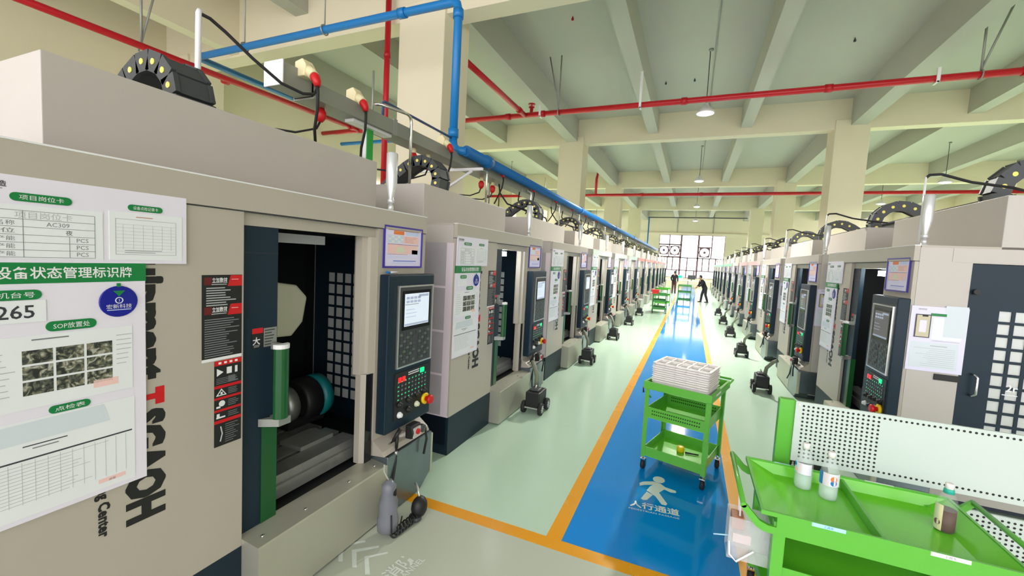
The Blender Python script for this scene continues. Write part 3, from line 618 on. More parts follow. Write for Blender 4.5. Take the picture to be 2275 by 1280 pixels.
    MB().lathe([(.14, 0), (.19, .0), (.19, .09), (.10, .10)], (-.82, 2.16, .78), teal, 24, 'y').build('teal_housing', rt_)
    MB().lathe([(.06, -.10), (.13, -.10), (.15, -.06), (.15, 0), (.12, .01)], (-.78, 1.90, .80), tsteel, 24, 'y').box(-.9, -.7, 1.84, 2.2, .60, .68, black).build('chuck', rt_)
    b = MB(); b.prism([(1.45, 1.42), (1.80, 1.40), (1.90, 1.50), (1.94, 1.70), (1.84, 1.80), (1.45, 1.86)], 'x', -1.0, -.62, cast); b.cyl((-.8, 1.72, 1.42), (-.8, 1.72, 1.2), .06, tsteel); b.build('spindle_head', T, bevel=.02)
    b = MB(); b.box(-.24, -.19, 1.25, 1.70, 2.12, 2.18, lampoff); b.build('work_lamp', T)
    # signal tower
    b = MB(); p = (-.10, 2.28, 2.42); b.lathe([(.04, 0), (.04, .01), (.022, .015), (.022, .07), (.027, .07), (.027, .10), (.02, .11), (.045, .24), (.045, .47), (.035, .48)], p, mat('satin_white_metal', (.72, .73, .73), .28, .45), 16); b.build('signal_tower', T)
    # drag chain
    b = MB(); pts = []
    path = [(-.66, 2.88), (-.64, 2.99), (-.67, 3.09), (-.75, 3.17), (-.86, 3.21), (-.98, 3.20), (-1.10, 3.14), (-1.22, 3.06), (-1.33, 2.97), (-1.43, 2.88)]
    for i in range(len(path)-1):
        (n0, z0), (n1, z1) = path[i], path[i+1]; t = Vector((n1-n0, z1-z0)); L = t.length; t /= L; q = Vector((-t.y, t.x)); c = Vector(((n0+n1)/2, (z0+z1)/2)); L *= .54
        for y0, y1, hw in ((.92, .945, .06), (1.115, 1.14, .06), (.945, 1.115, .05)):
            b.prism([tuple(c-t*L-q*hw), tuple(c+t*L-q*hw), tuple(c+t*L+q*hw), tuple(c-t*L+q*hw)], 'y', y0, y1, dgrey)
        for y in (.918, 1.142): b.lathe([(.018, -.003), (.018, .003)], (c.x, y, c.y), yelldot, 10, 'y')
    b.build('drag_chain', T)
    return T
MACH = build_machine()
FAR_SKIP = ('rotary_knob', 'keypad', 'display', 'emergency_stop', 'button_panel', 'warning_label', 'safety_label', 'nameplate', 'latch_knob', 'side_handle', 'rotary_table', 'work_table', 'spindle_head', 'rivets', 'handle_bracket', 'ledge', 'film_cover')
lamp_lit = kid(MACH, 'work_lamp').data.copy(); lamp_lit.materials[0] = lampon
PITCH = 3.17; ML = []; MR = []
notes = {0: 'nearest grey machining centre of the left row, dark open cabin, number 265 on its board', 1: 'second grey machining centre of the left row, bright lamp in its open cabin'}
rnotes = {0: 'nearest grey machining centre of the right row, navy side door facing the camera'}
for i in range(13):
    o = MACH if i == 0 else copy_tree(MACH, skip=FAR_SKIP if i > 5 else ('film_cover',) if False else ())
    o.location = (-2.2, .52+PITCH*i, 0); ML.append(o)
for i in range(12):
    o = copy_tree(MACH, skip=FAR_SKIP if i > 5 else ()); o.location = (1.9, 7.69+PITCH*i, 0); o.rotation_euler = (0, 0, pi); MR.append(o)
def strip(o, m): 
    s = MB().box(.012, .016, .05, WM-.05, 2.285, 2.405, m).build('light_strip', o)
for row, side in ((ML, 'left'), (MR, 'right')):
    for i, o in enumerate(row):
        lab = (notes if side == 'left' else rnotes).get(i) or 'grey machining centre standing %s from the camera in the %s row' % (ORD[i], side)
        if i >= 3: lab += (' with pale green header' if i < 6 else ' with red header light') if side == 'left' else (' with pink header' if i < 6 else ' with green header light')
        if i == len(row)-1: lab = 'farthest grey machining centre of the %s row, beside the big window' % side
        tag(o, lab, 'machine', 'machining centres of the %s row' % side)
        if not (side == 'left' and i == 0): kid(o, 'work_lamp').data = lamp_lit
        if i >= 3: strip(o, (stripm if i < 6 else stripr) if side == 'left' else (stripp if i < 6 else stripg))
for o in MR:
    kid(o, 'signal_tower').location = (0, .22, 0); kid(o, 'drag_chain').location = (-.16, .58, -1.0045); kid(o, 'drag_chain').scale = (1.25, 1, 1.35)
dim = kid(kid(kid(MR[0], 'control_console'), 'screen_bezel'), 'display').data.copy(); dim.materials[0] = mat('dim_screen', srgb(112, 108, 110), .2, emit=srgb(112, 108, 110), es=.15)
for o in MR:
    bz = [c for c in kid(kid(o, 'control_console'), 'screen_bezel').children if c.name.startswith('display')] if any(c.name.startswith('control_console') for c in o.children) else []
    for c in bz: c.data = dim
kid(ML[0], 'drag_chain').location = (.0, .06, -.05); kid(ML[1], 'drag_chain').location = (0, -.36, 0)
kid(ML[0], 'upper_cover').location = (0, 0, .055)
uc = kid(ML[1], 'upper_cover'); uc.location = (0, -.2, 0)

# ------------------------------------------------------------------ boards, notices hung on the machines
def card_board():
    t = thing('card_board', '', 'sign board')
    b = MB(); b.box(.004, .014, 0, .69, 0, .305, board); b.text('科精密制造', (.0146, .02, .272), U_, Z_, .022, inkd, 'l', bold=.02); b.box(.014, .0145, .02, .12, .254, .257, ink); b.build('backing', t, bevel=.002)
    for u0, u1, nm in ((.05, .385, 'item_card'), (.405, .67, 'check_card')):
        b = MB(); z0, z1 = .015, .205 if u0 < .1 else .215; x = .0141; b.box(.014, .0165, u0, u1, z0, z1, paper); x = .0166
        if u0 < .1:
            for z in (.185, .155, .128, .10, .073, .046, .02): b.box(x, x+.0005, u0+.01, u1-.025, z-.0008, z+.0008, ink)
            for u in (u0+.01, u0+.115, u1-.025): b.box(x, x+.0005, u-.0008, u+.0008, .02, .185, ink)
            b.box(x, x+.0005, u1-.10, u1-.0985, .02, .10, ink)
            b.text('项目岗位卡', (x+.0004, u0+.17, .170), U_, Z_, .026, inkl, width=.15); b.text('AC309', (x+.0004, u0+.205, .141), U_, Z_, .022, ink); b.text('夜', (x+.0004, u0+.235, .114), U_, Z_, .02, inkd)
            for z, s in ((.087, '标产能'), (.06, '额产能'), (.033, '行产能'), (.141, '品名称'), (.114, '关位')):
                b.text(s, (x+.0004, u0+.06, z), U_, Z_, .018, ink, width=.07)
            for z in (.087, .06, .033): b.text('PCS', (x+.0004, u1-.062, z), U_, Z_, .022, ink)
        else:
            b.box(x, x+.0005, u0+.02, u1-.025, .038, .039, ink); b.box(x, x+.0005, u0+.02, u0+.021, .038, .185, ink); b.box(x, x+.0005, u1-.026, u1-.025, .038, .185, ink)
            b.box(x, x+.0005, u0+.02, u1-.025, .185, .186, ink)
            for i in range(9): z = .052+i*.014; b.box(x, x+.0005, u0+.02, u1-.025, z-.0005, z+.0005, inkl)
            for i in range(6): u = u0+.045+i*.035; b.box(x, x+.0005, u-.0005, u+.0005, .06, .165, inkl)
            lines(b, u0+.05, u1-.05, .042, .06, 2, x, ink, .002); b.box(x, x+.0006, u0+.09, u0+.15, .196, .199, kraft)
        b.text(')', (x, 0, 0), U_, Z_, .0001, paper) if False else None
        b.build(nm, t)
    b = MB(); pill(b, .215, .232, .16, .030, .014, sgreen, '项目岗位卡', white); b.build('heading_pill', t); b = MB(); pill(b, .53, .236, .125, .026, .014, sgreen, '设备点检记录卡', white); b.build('heading_pill', t)
    return t
def status_board():
    t = thing('status_board', '', 'sign board')
    b = MB(); b.box(.003, .013, 0, .55, 0, .96, board); b.build('backing', t, bevel=.002)
    b = MB(); b.box(.003, .0145, -.001, .551, .885, .961, sgreen); b.text('设备状态管理标识牌', (.0152, .308, .924), U_, Z_, .046, white, bold=.014, width=.385); b.build('green_header', t)
    for q in ((.165, .845, .13, .036, '机台号'), (.31, .722, .145, .038, 'SOP放置处'), (.30, .402, .12, .03, '点检表')):
        b = MB(); pill(b, q[0], q[1], q[2], q[3], .013, sgreen, q[4], white); b.build('heading_pill', t)
    b = MB(); b.box(.013, .016, .07, .24, .745, .825, paper); b.build('number_card', t)
    b = MB(); b.box(.013, .0155, .01, .50, .425, .695, paper); x = .0156
    for j in range(3):
        for i in range(3): b.box(x, x+.0006, .175+i*.088, .255+i*.088, .475+j*.058, .525+j*.058, photo)
    lines(b, .04, .16, .45, .67, 10, x, inkl, .003); lines(b, .445, .50, .53, .67, 7, x, inkl, .003); b.box(x, x+.0006, .2, .3, .676, .681, ink); b.box(x, x+.0006, .37, .45, .455, .485, salmon); b.build('procedure_sheet', t)
    b = MB(); b.box(.013, .0152, .01, .505, .02, .385, paper); x = .0153; b.box(x, x+.0006, .02, .495, .235, .241, inkd); b.box(x, x+.0006, .17, .29, .285, .289, inkd); b.box(x, x+.0006, .195, .265, .272, .276, ink)
    b.prism([(.04, .30), (.42, .305), (.40, .38), (.06, .372)], 'x', x, x+.0008, paperb)
    for i in range(14): u = .03+i*.034; b.box(x, x+.0005, u, u+.0012, .07, .23, inkl)
    lines(b, .04, .49, .07, .225, 12, x, inkl, .0015); b.box(x, x+.0006, .38, .47, .045, .062, salmon); b.text('异常', (x+.0006, .425, .05), U_, Z_, .012, red); b.build('check_sheet', t)
    return t
def round_tag():
    t = thing('round_tag', '', 'tag')
    MB().lathe([(.062, 0), (.065, .003), (.062, .006)], (0, 0, 0), sblue, 28, 'x').build('disc', t)
    b = MB(); b.prism([(-.02, .045), (.02, .045), (0, .022)], 'x', .006, .0068, sgreen); b.box(.0, .006, -.006, .006, .06, .076, sgreen); b.tube([(.0068, .012*cos(a), .005+.012*sin(a)) for a in [2*pi*i/14 for i in range(15)]], .0018, white, 5); b.text('1', (.007, 0, .005), U_, Z_, .016, white)
    b.text('宏新科技', (.007, 0, -.02), U_, Z_, .02, white, width=.085); b.box(.0062, .0068, -.04, .04, -.036, -.033, skyb); b.build('emblem', t); return t
def poster():
    t = thing('framed_notice', '', 'notice')
    b = MB(); w, h = .50, .335
    for a in ((0, .014, 0, h), (w-.014, w, 0, h), (.014, w-.014, 0, .014), (.014, w-.014, h-.014, h)): b.box(.001, .014, a[0], a[1], a[2], a[3], purple)
    b.build('frame', t)
    b = MB(); b.box(.001, .006, .014, w-.014, .014, h-.014, mat('lilac_white_print', srgb(222, 216, 240), .35)); x = .006
    b.box(x, x+.0006, .05, w-.05, .30, .304, kraft); b.box(x, x+.0006, .12, .25, .268, .298, orange); b.box(x, x+.0007, .27, .45, .268, .30, skyb); b.box(x, x+.0006, .05, .24, .20, .262, paperb); b.box(x, x+.0006, .24, .45, .20, .262, salmon)
    for i in range(5):
        for j in range(3): b.box(x+.0006, x+.001, .06+i*.038, .085+i*.038, .206+j*.019, .217+j*.019, white if (i+j) % 2 else skyb)
    lines(b, .26, .44, .205, .258, 5, x+.0006, mat('rose_print', srgb(206, 140, 140), .5), .003); b.box(x, x+.0008, .05, w-.05, .188, .192, mat('brown_print', srgb(150, 84, 84), .5)); b.box(x, x+.0006, .05, .44, .115, .186, salmon)
    b.prism([(.17+.06*cos(a)+.04, .125+.05*sin(a)) for a in [pi*i/10 for i in range(11)]], 'x', x, x+.0012, cast); b.box(x, x+.0009, .05, .30, .108, .111, kraft); b.box(x, x+.0006, .36, .45, .11, .15, paperb)
    lines(b, .07, .44, .075, .10, 2, x, skyb, .004); b.box(x, x+.0008, .12, .42, .052, .060, mat('blue_print', srgb(110, 130, 214), .5)); lines(b, .10, .40, .03, .048, 2, x, skyb, .004); b.build('print', t); return t
CB, SB, RT, PO = card_board(), status_board(), round_tag(), poster()
def hang(proto, mach, n, u, z, label, cat, grp, used=[]):
    o = proto if proto not in used else copy_tree(proto)
    if proto not in used: used.append(proto)
    o.location = mach.matrix_basis @ Vector((n, u, z)); o.rotation_euler = mach.rotation_euler
    return tag(o, label, cat, grp)
for row, side in ((ML, 'left'), (MR, 'right')):
    for i, m_ in enumerate(row):
        if i > 8: continue
        w = '%s machine of the %s row' % (ORD[i], side)
        o = hang(CB, m_, .0, .01, 1.99, 'white card board with two cards atop the %s' % w, 'sign board', 'card boards')
        s = hang(SB, m_, .0, -.005 if i else -.012, 1.03, 'white status board with green header on the %s' % w, 'sign board', 'status boards')
        hang(PO, m_, 0, 2.08, 1.97, 'blue framed notice above the console of the %s' % w, 'notice', 'framed notices')
        if i < 6: hang(RT, m_, .013, .443, 1.832, 'round blue tag on the status board of the %s' % w, 'tag', 'round tags')
        if side == 'left' and i == 0: near_board = s
nc = kid(near_board, 'number_card'); MB().text('265', (.0165, .163, .784), U_, Z_, .066, inkd, bold=.012).build('number_lettering', nc)
# process sheets on the camera side of the right row
def process_sheet():
    t = thing('process_sheet', '', 'paper')
    b = MB(); b.box(-.40, 0, .001, .008, 0, .60, mat('lilac_paper', srgb(218, 214, 236), .45)); b.build('backing', t)
    X_ = Vector((-1, 0, 0)); y = .0082
    b = MB(); b.box(-.145, -.035, .008, .014, .31, .525, dgrey); b.box(-.137, -.043, .014, .0155, .318, .517, mat('beige_casting', srgb(196, 188, 160), .5)); b.box(-.115, -.065, .0155, .017, .36, .47, mat('lilac_white_print', srgb(222, 216, 240), .35)); b.box(-.12, -.08, .0155, .018, .505, .52, black); b.build('sample_part', t)
    b = MB(); b.box(-.395, -.24, .008, .0095, .33, .615, paperb); b.box(-.37, -.16, .008, .009, .30, .50, paper); b.box(-.36, -.02, .008, .009, .03, .27, paperb)
    b.box(-.25, -.14, .0095, .0105, .515, .54, sgreen); b.box(-.28, -.16, .009, .0095, .235, .243, inkl); b.box(-.36, -.17, .009, .0096, .285, .29, inkl); b.text('精密制造', (-.08, .0085, .572), X_, Z_, .018, ink, width=.06)
    for i in range(10): z = .05+i*.018; b.box(-.34, -.34+.3*random.uniform(.6, 1), .009, .0094, z, z+.003, inkl)
    b.build('sheets', t); return t
PS = process_sheet()
for i in range(3):
    o = PS if i == 0 else copy_tree(PS); m_ = MR[i]
    o.location = m_.matrix_basis @ Vector((-.015, WM+.002, 1.26)); o.rotation_euler = (0, 0, pi)
    tag(o, 'white process sheet on the camera side of the %s machine of the right row' % ORD[i], 'paper', 'process sheets')

# ------------------------------------------------------------------ pendants, floor units at the machines
def handwheel():
    t = thing('hand_pendant', '', 'pendant control')
    b = MB(); b.prism([(.0, -.06), (.07, -.055), (.085, .0), (.07, .06), (0, .06)], 'y', -.055, .07, black); b.build('body', t, bevel=.012)
    b = MB(); b.box(.074, .088, -.045, .045, -.045, .04, mat('white_face_plate', srgb(190, 186, 180), .4)); b.build('face_plate', t)
    b = MB(); b.lathe([(.024, 0), (.024, .012), (.014, .014)], (.088, .0, .005), red, 12, 'x'); b.build('red_button', t)
    b = MB(); b.lathe([(.035, 0), (.035, .03), (.01, .034)], (.06, .085, .0), dgrey, 14, 'x'); b.build('dial', t)
    b = MB(); b.tube([(.05, .10, .0), (.07, .14, -.02), (.08, .15, -.12), (.07, .13, -.25)], .011, rubber, 6); b.build('lead', t)
    return t
HW = handwheel()
def gun_holder():
    t = thing('air_gun', '', 'air gun')
    b = MB(); b.tube([(.05, 0, .0), (.075, .02, .06), (.08, .05, .09)], [.014, .017, .018], black, 8); b.tube([(.075, .02, .055), (.085, -.0, -.05)], [.015, .013], black, 8); b.build('body', t)
    b = MB(); b.tube([(.05, 0, 0), (.03, -.05, -.03), (.03, -.09, -.05)], .007, chrome, 6); b.build('nozzle', t)
    b = MB(); b.tube([(.085, 0, -.05), (.10, -.02, -.15), (.11, -.06, -.27), (.13, -.10, -.36)], .009, rubber, 6); b.tube([(.09, -.01, -.07), (.092, -.012, -.10)], .014, silver, 8); b.build('hose', t); return t
AG = gun_holder()
def dolly():
    t = thing('wheeled_unit', '', 'wheeled unit')
    b = MB(); b.box(-.10, .10, -.16, .16, .10, .30, black); b.box(-.07, .07, -.10, .05, .30, .33, dgrey); b.build('body', t, bevel=.015)
    b = MB(); b.box(-.115, .115, -.18, .18, .085, .10, silver); b.build('base_plate', t)
    for y, sx in ((-.13, .12), (.13, .12), (-.13, -.12), (.13, -.12)):
        w = MB(); s = 1 if sx > 0 else -1
        w.lathe([(.05, -.022), (.08, -.022), (.085, 0), (.08, .022), (.05, .022)], (sx, y, .085), rubber, 18, 'x'); w = w.build('wheel', t)
        h = MB(); h.lathe([(.02, -.024), (.02, .024)], (sx, y, .085), silver, 10, 'x')
        for i in range(4): a = pi*i/4; h.box(sx-.005, sx+.005, y-.003, y+.003, .085, .0855, silver); h.tube([(sx+s*.023, y-.05*cos(a), .085-.05*sin(a)), (sx+s*.023, y+.05*cos(a), .085+.05*sin(a))], .006, silver, 5)
        h.build('hub', w)
    b = MB(); b.tube([(-.03, .08, .31), (-.04, .12, .45), (-.12, .2, .58), (-.17, .24, .62)], .03, hosegrey, 9); b.build('hose', t)
    b = MB(); b.tube([(0, -.05, .32), (.02, -.06, .38)], .012, silver, 6); b.build('nipple', t)
    return t
DL = dolly()
for row, side in ((ML, 'left'), (MR, 'right')):
    for i, m_ in enumerate(row):
        if i > 5: continue
        w = '%s machine of the %s row' % (ORD[i], side)
        hang(HW, m_, .102, 2.36, .60, 'black hand pendant under the console of the %s' % w, 'pendant control', 'hand pendants')
        hang(AG, m_, .04, 2.17, .57, 'black air gun hung at the ledge of the %s' % w, 'air gun', 'air guns')
        if not (side == 'left' and i == 0): hang(DL, m_, .62 if side == 'right' else .36, 2.46 if side == 'right' else 1.72, 0, 'small black wheeled unit before the %s' % w, 'wheeled unit', 'wheeled units')
t = thing('dust_bag', 'grey translucent bag of tools hanging at the lower corner of the nearest machine', 'bag', (-1.93, 2.43, .02))
b = MB(); b.lathe([(.03, .0), (.075, .02), (.08, .10), (.066, .15), (.07, .22), (.05, .30), (.055, .36), (.02, .40)], (0, 0, 0), dusty, 14); b.build('film', t)
b = MB(); b.tube([(.07, -.05, .17), (.085, -.06, .05), (.06, -.03, .01), (.07, .05, .01), (.075, .07, .1)], .006, black, 6); b.build('cord_loop', t); MB().lathe([(.035, 0), (.035, .05), (.02, .06)], (.02, .01, .28), black, 12).build('round_clip', t); MB().tube([(0, 0, .39), (-.03, -.02, .46), (-.05, .0, .5)], .006, silver, 5).build('strap', t)
t = thing('coiled_cable', 'black coiled cable with a round black handset hanging by the nearest machine', 'cable', (-1.84, 2.70, .0))
b = MB(); b.ball((0, 0, .09), .075, black, 14, (.8, 1, 1.15)); b.lathe([(.05, 0), (.05, .03)], (.0, -.05, .015), dgrey, 12); b.tube([(0, 0, .16), (-.03, .02, .21), (-.08, .05, .24)], .01, silver, 6); b.build('handset', t)
pts = []
for i in range(120):
    s = i/119; a = s*2*pi*7; pts.append((0.0+.03*sin(a)-.02*s, -.06-.24*s+.01*cos(a), .035+.028*cos(a)))
b = MB(); b.tube(pts, .006, black, 6); b.build('coil', t)
t = thing('marker_pen', 'white marker pen with blue cap lying on the nearest console', 'pen', (-2.17, 2.62, 1.928))
MB().tube([(0, .03, .008), (0, .13, .008)], .008, white, 10).build('barrel', t); MB().tube([(0, 0, .008), (0, .035, .008)], .0095, sblue if False else bluep, 10).build('cap', t)
# black feed cables on the right row tops: parts of their machines
for i in range(7):
    MB().tube([(-.09, 2.42, 2.42), (-.09, 2.42, 3.08)], .009, white, 8).build('cable_riser', MR[i])
    MB().tube([(-.09, 2.42, 3.07), (-.12, 2.40, 3.10), (-.22, 2.37, 3.11), (-.46, 2.32, 3.04), (-.80, 2.22, 3.0), (-1.05, 1.9, 3.02)], .013, rubber, 7).build('feed_cable', MR[i])
t = thing('cable_tray', 'dark cable bundle tray along the back of the right machine row', 'cable tray', (0, 0, 0))
b = MB(); b.box(4.06, 4.09, 8.2, 42, 3.22, 3.36, dgrey)
for i in range(11):
    if not (i in (3, 6, 9)): b.box(4.065, 4.085, 7.8+.55+i*3.17, 7.85+.55+i*3.17, 0, 3.22, galv)
b.build('tray_body', t)
MB().tube([(4.03, 8.2, 3.34), (4.03, 42, 3.34)], .03, rubber, 8).build('black_cable', t)

# ------------------------------------------------------------------ green trolleys
def caster(p, parent, s=1.0, a=0):
    b = MB(); x, y, z = p; b.box(x-.025*s, x+.025*s, y-.025*s, y+.025*s, .105*s, .115*s, chrome); b.tube([(x, y, .115*s), (x, y, .15*s)], .01*s, chrome, 8)
    for sx in (-1, 1): b.prism([(y-.02*s, .11*s), (y+.02*s, .11*s), (y+.025*s, .045*s), (y+.01*s, .04*s)], 'x', x+sx*.022*s-.002, x+sx*.022*s+.002, chrome)
    c = b.build('caster', parent)
    w = MB(); w.lathe([(.02*s, -.016*s), (.046*s, -.016*s), (.05*s, 0), (.046*s, .016*s), (.02*s, .016*s)], (x, y+.012*s, .05*s), rubber, 16, 'x'); w.build('wheel', c); return c
def leg(b, x, y, z0, z1, w, m): b.prism([(x, y), (x+w, y), (x+w, y+abs(w)*.12), (x+w*.12, y+abs(w)*.12), (x+w*.12, y+abs(w)), (x, y+abs(w))], 'z', z0, z1, m)
t = thing('tool_trolley', 'bright green three-tier trolley carrying a stack of white trays on the walkway', 'trolley', (-.035, 4.33, 0), R(-15.8))
TROLLEY = t
for sx in (-1, 1):
    for y in (0.01, .58):
        b = MB(); x = sx*.29; yy = y
        b.box(x-.02, x+.02, yy-.003 if y < .1 else yy+.035, yy+.003 if y < .1 else yy+.041, .14, .88, cartg); b.box(x+sx*.016, x+sx*.022, yy, yy+.038, .14, .88, cartg); b.build('leg', t); caster((x, yy+.02, 0), t)
def tray(name, z, h, x0, x1, y0, y1, parent, perf=False, m=cartg, lip=.012):
    b = MB(); b.box(x0, x1, y0, y1, z, z+.006, cartgd)
    for a in ((x0, x1, y0, y0+.006), (x0, x1, y1-.006, y1), (x0, x0+.006, y0+.006, y1-.006), (x1-.006, x1, y0+.006, y1-.006)): b.box(a[0], a[1], a[2], a[3], z+.006, z+h, m)
    if perf:
        for j in range(2):
            for i in range(22): u = x0+.06+i*(x1-x0-.12)/21; b.box(u-.006, u+.006, y0-.0008, y0, z+h*.35+j*h*.3, z+h*.35+j*h*.3+.014, mat('perforation_shade', (.01, .06, .005), .8)); b.box(u-.006, u+.006, y1-.0068, y1-.006, z+h*.35+j*h*.3, z+h*.35+j*h*.3+.014, MATS['perforation_shade'])
    return b.build(name, parent)
tray('middle_shelf', .555, .11, -.285, .285, .012, .615, t, True)
tray('bottom_shelf', .155, .095, -.285, .285, .012, .615, t)
b = MB(); b.box(-.30, .30, 0, .66, .862, .868, cartgd); ring = [(-.325, -.01), (.325, -.01), (.325, .72), (-.325, .72)]
for a in ((-.325, .325, -.02, .0), (-.325, .325, .70, .72), (-.325, -.30, 0, .70), (.30, .325, 0, .70)): b.box(a[0], a[1], a[2], a[3], .855, .93, cartg)
b.box(-.30, .30, .66, .70, .865, .87, cartg); b.build('top_tray', t, bevel=.006)
b = MB(); b.tube([(.315, .60, .90), (.33, .72, .92), (.33, .80, .925), (.30, .83, .925), (-.30, .83, .925), (-.33, .80, .925), (-.33, .72, .92), (-.315, .60, .90)], .013, cartg, 10); b.tube([(-.30, .012, .80), (-.285, .10, .74)], .008, cartg, 6); b.build('push_handle', t)
b = MB(); b.box(.3265, .328, .12, .30, .895, .915, white); b.build('sticker', t)
MB().tube([(-.33, .0, .86), (-.335, .02, .80)], .008, black, 6).build('bolt', t)
# stack of white moulded trays
def mtray():
    b = MB(); w, d, h = .535, .385, .0215
    o = bpy.data.objects.new('x', None) if False else None
    nx, ny = 5, 2; rib = .016
    b.box(-w/2, w/2, 0, d, 0, .003, plastw)
    for i in range(nx+1): x = -w/2+i*(w-rib)/nx; b.box(x, x+rib, 0, d, .003, h-.004, plastw)
    for j in range(ny+1): y = j*(d-rib)/ny; b.box(-w/2, w/2, y, y+rib, .003, h-.004, plastw)
    b.box(-w/2-.008, w/2+.008, -.008, .006, h-.008, h-.003, plastw); b.box(-w/2-.008, w/2+.008, d-.006, d+.008, h-.008, h-.003, plastw); b.box(-w/2-.008, -w/2+.006, .006, d-.006, h-.008, h-.003, plastw); b.box(w/2-.006, w/2+.008, .006, d-.006, h-.008, h-.003, plastw)
    for i in range(nx):
        for j in range(ny):
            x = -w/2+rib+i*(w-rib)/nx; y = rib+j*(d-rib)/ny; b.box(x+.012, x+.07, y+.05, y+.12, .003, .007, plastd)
    return b
mt = mtray()
tp = None
M_T = Matrix.Translation((-.035, 4.33, 0)) @ Matrix.Rotation(R(-15.8), 4, 'Z')
for i in range(12):
    o = mt.build('component_tray', None, bevel=.002) if i == 0 else tp.copy()
    if i == 0: tp = o
    else: COL.objects.link(o)
    p = M_T @ Vector((random.uniform(-.003, .003), .06+random.uniform(-.003, .003), .868+i*.0215)); o.location = p; o.rotation_euler = (0, 0, R(-15.8)+random.uniform(-.01, .01))
    tag(o, 'white moulded component tray, %s in the stack on the green trolley' % ('topmost' if i == 11 else 'lowest' if i == 0 else ORD[i]+' from the bottom'), 'tray', 'stacked white trays')
p = M_T @ Vector((-.02, .36, .161))
t = thing('tape_roll', 'yellow tape roll on the bottom shelf of the nearest trolley', 'tape', p)
MB().lathe([(.012, 0), (.035, 0), (.037, .015), (.037, .05), (.035, .055), (.012, .055)], (0, 0, 0), yellow, 16).build('roll', t)
p = M_T @ Vector((.09, .36, .167)); tag(MB().tube([(-.06, 0, 0.006), (.07, .01, 0.006)], [.010, .006], black, 8).build('screwdriver', None, p), 'black hand tool lying beside the yellow tape', 'tool')

t = thing('work_trolley', 'bright green trolley with a divided top tray in front of the pegboard rack', 'trolley', (0, 0, 0))
x0, x1, y0, y1 = .437, 1.475, 2.49, 3.175
b = MB(); zf = .785
b.box(x0+.16, x1-.12, y0+.03, y1-.04, zf-.006, zf, cartgd)
# sloped inner ends and sides, flat rolled rim
def quad(a, c, d, e, m): b.poly([a, c, d, e], m)
quad((x0+.012, y0+.012, .845), (x0+.16, y0+.03, zf), (x0+.16, y1-.04, zf), (x0+.012, y1-.012, .845), cartgd)
quad((x1-.012, y1-.012, .845), (x1-.12, y1-.04, zf), (x1-.12, y0+.03, zf), (x1-.012, y0+.012, .845), cartgd)
quad((x0+.012, y1-.012, .845), (x0+.16, y1-.04, zf), (x1-.12, y1-.04, zf), (x1-.012, y1-.012, .845), cartgd)
quad((x1-.012, y0+.012, .845), (x1-.12, y0+.03, zf), (x0+.16, y0+.03, zf), (x0+.012, y0+.012, .845), cartgd)
for a in ((x0, x1, y0, y0+.014), (x0, x1, y1-.014, y1), (x0, x0+.014, y0+.014, y1-.014), (x1-.014, x1, y0+.014, y1-.014)): b.box(*a, .83, .852, cartg)
b.box(x0+.075, x1-.07, y0+.002, y0+.010, .735, .83, cartg); b.box(x0+.075, x1-.07, y1-.010, y1-.002, .735, .83, cartg)
b.build('top_tray', t)
b = MB(); b.box(.955, .972, y0+.02, y1-.02, zf, .838, cartg); b.build('divider', t, bevel=.003)
for x, sgn in ((x0+.09, 1), (x1-.09, -1)):
    for y in (y0+.012, y1-.055):
        b = MB(); b.box(x-.025, x+.03, y, y+.006, .13, .80, cartg); b.box(x-.025 if sgn > 0 else x+.024, x-.019 if sgn > 0 else x+.03, y+.006, y+.045, .13, .80, cartg); b.build('leg', t); caster((x, y+.02, 0), t)
tray('middle_shelf', .46, .10, x0+.095, x1-.095, y0+.02, y1-.06, t); tray('bottom_shelf', .15, .09, x0+.095, x1-.095, y0+.02, y1-.06, t)
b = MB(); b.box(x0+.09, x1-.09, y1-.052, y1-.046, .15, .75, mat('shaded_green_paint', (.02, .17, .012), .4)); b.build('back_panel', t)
for xs, xl, nm in ((.355, x0+.075, 1), (x1+.10, x1-.06, 2)):
    b = MB(); xm = (xs+xl)/2+(.01 if nm == 1 else -.01)
    for y in (y0+.0, y1-.02):
        b.prism([(xl, .735), (xl, .775), (xm+(.03 if nm == 1 else -.03), .775), (xm-(.01 if nm == 1 else -.01), .79), (xs+(.014 if nm == 1 else -.014), .857), (xs-(.014 if nm == 1 else -.014), .843), (xm-(.025 if nm == 1 else -.025), .755), (xm+(.01 if nm == 1 else -.01), .738)], 'y', y, y+.022, cartg)
    b.tube([(xs, y0, .852), (xs, y1, .852)], .014, cartg, 10); b.build('push_handle', t)
for (xa, xb, y, mm, nm) in ((.66, .80, y0-.001, label_blue, 'sticker'), (1.12, 1.26, y0-.001, white, 'sticker')):
    b = MB(); b.box(xa, xb, y, y+.001, .832, .851, mm); b.text('工具车', ((xa+xb)/2, y-.0004, .8415), (1, 0, 0), Z_, .014, bluep if mm is label_blue else ink) ; b.build(nm, t)
MB().box(.60, .69, y1-.013, y1-.001, .852, .853, label_blue).build('sticker', t); MB().box(1.08, 1.22, y1-.013, y1-.001, .852, .853, white).build('sticker', t)
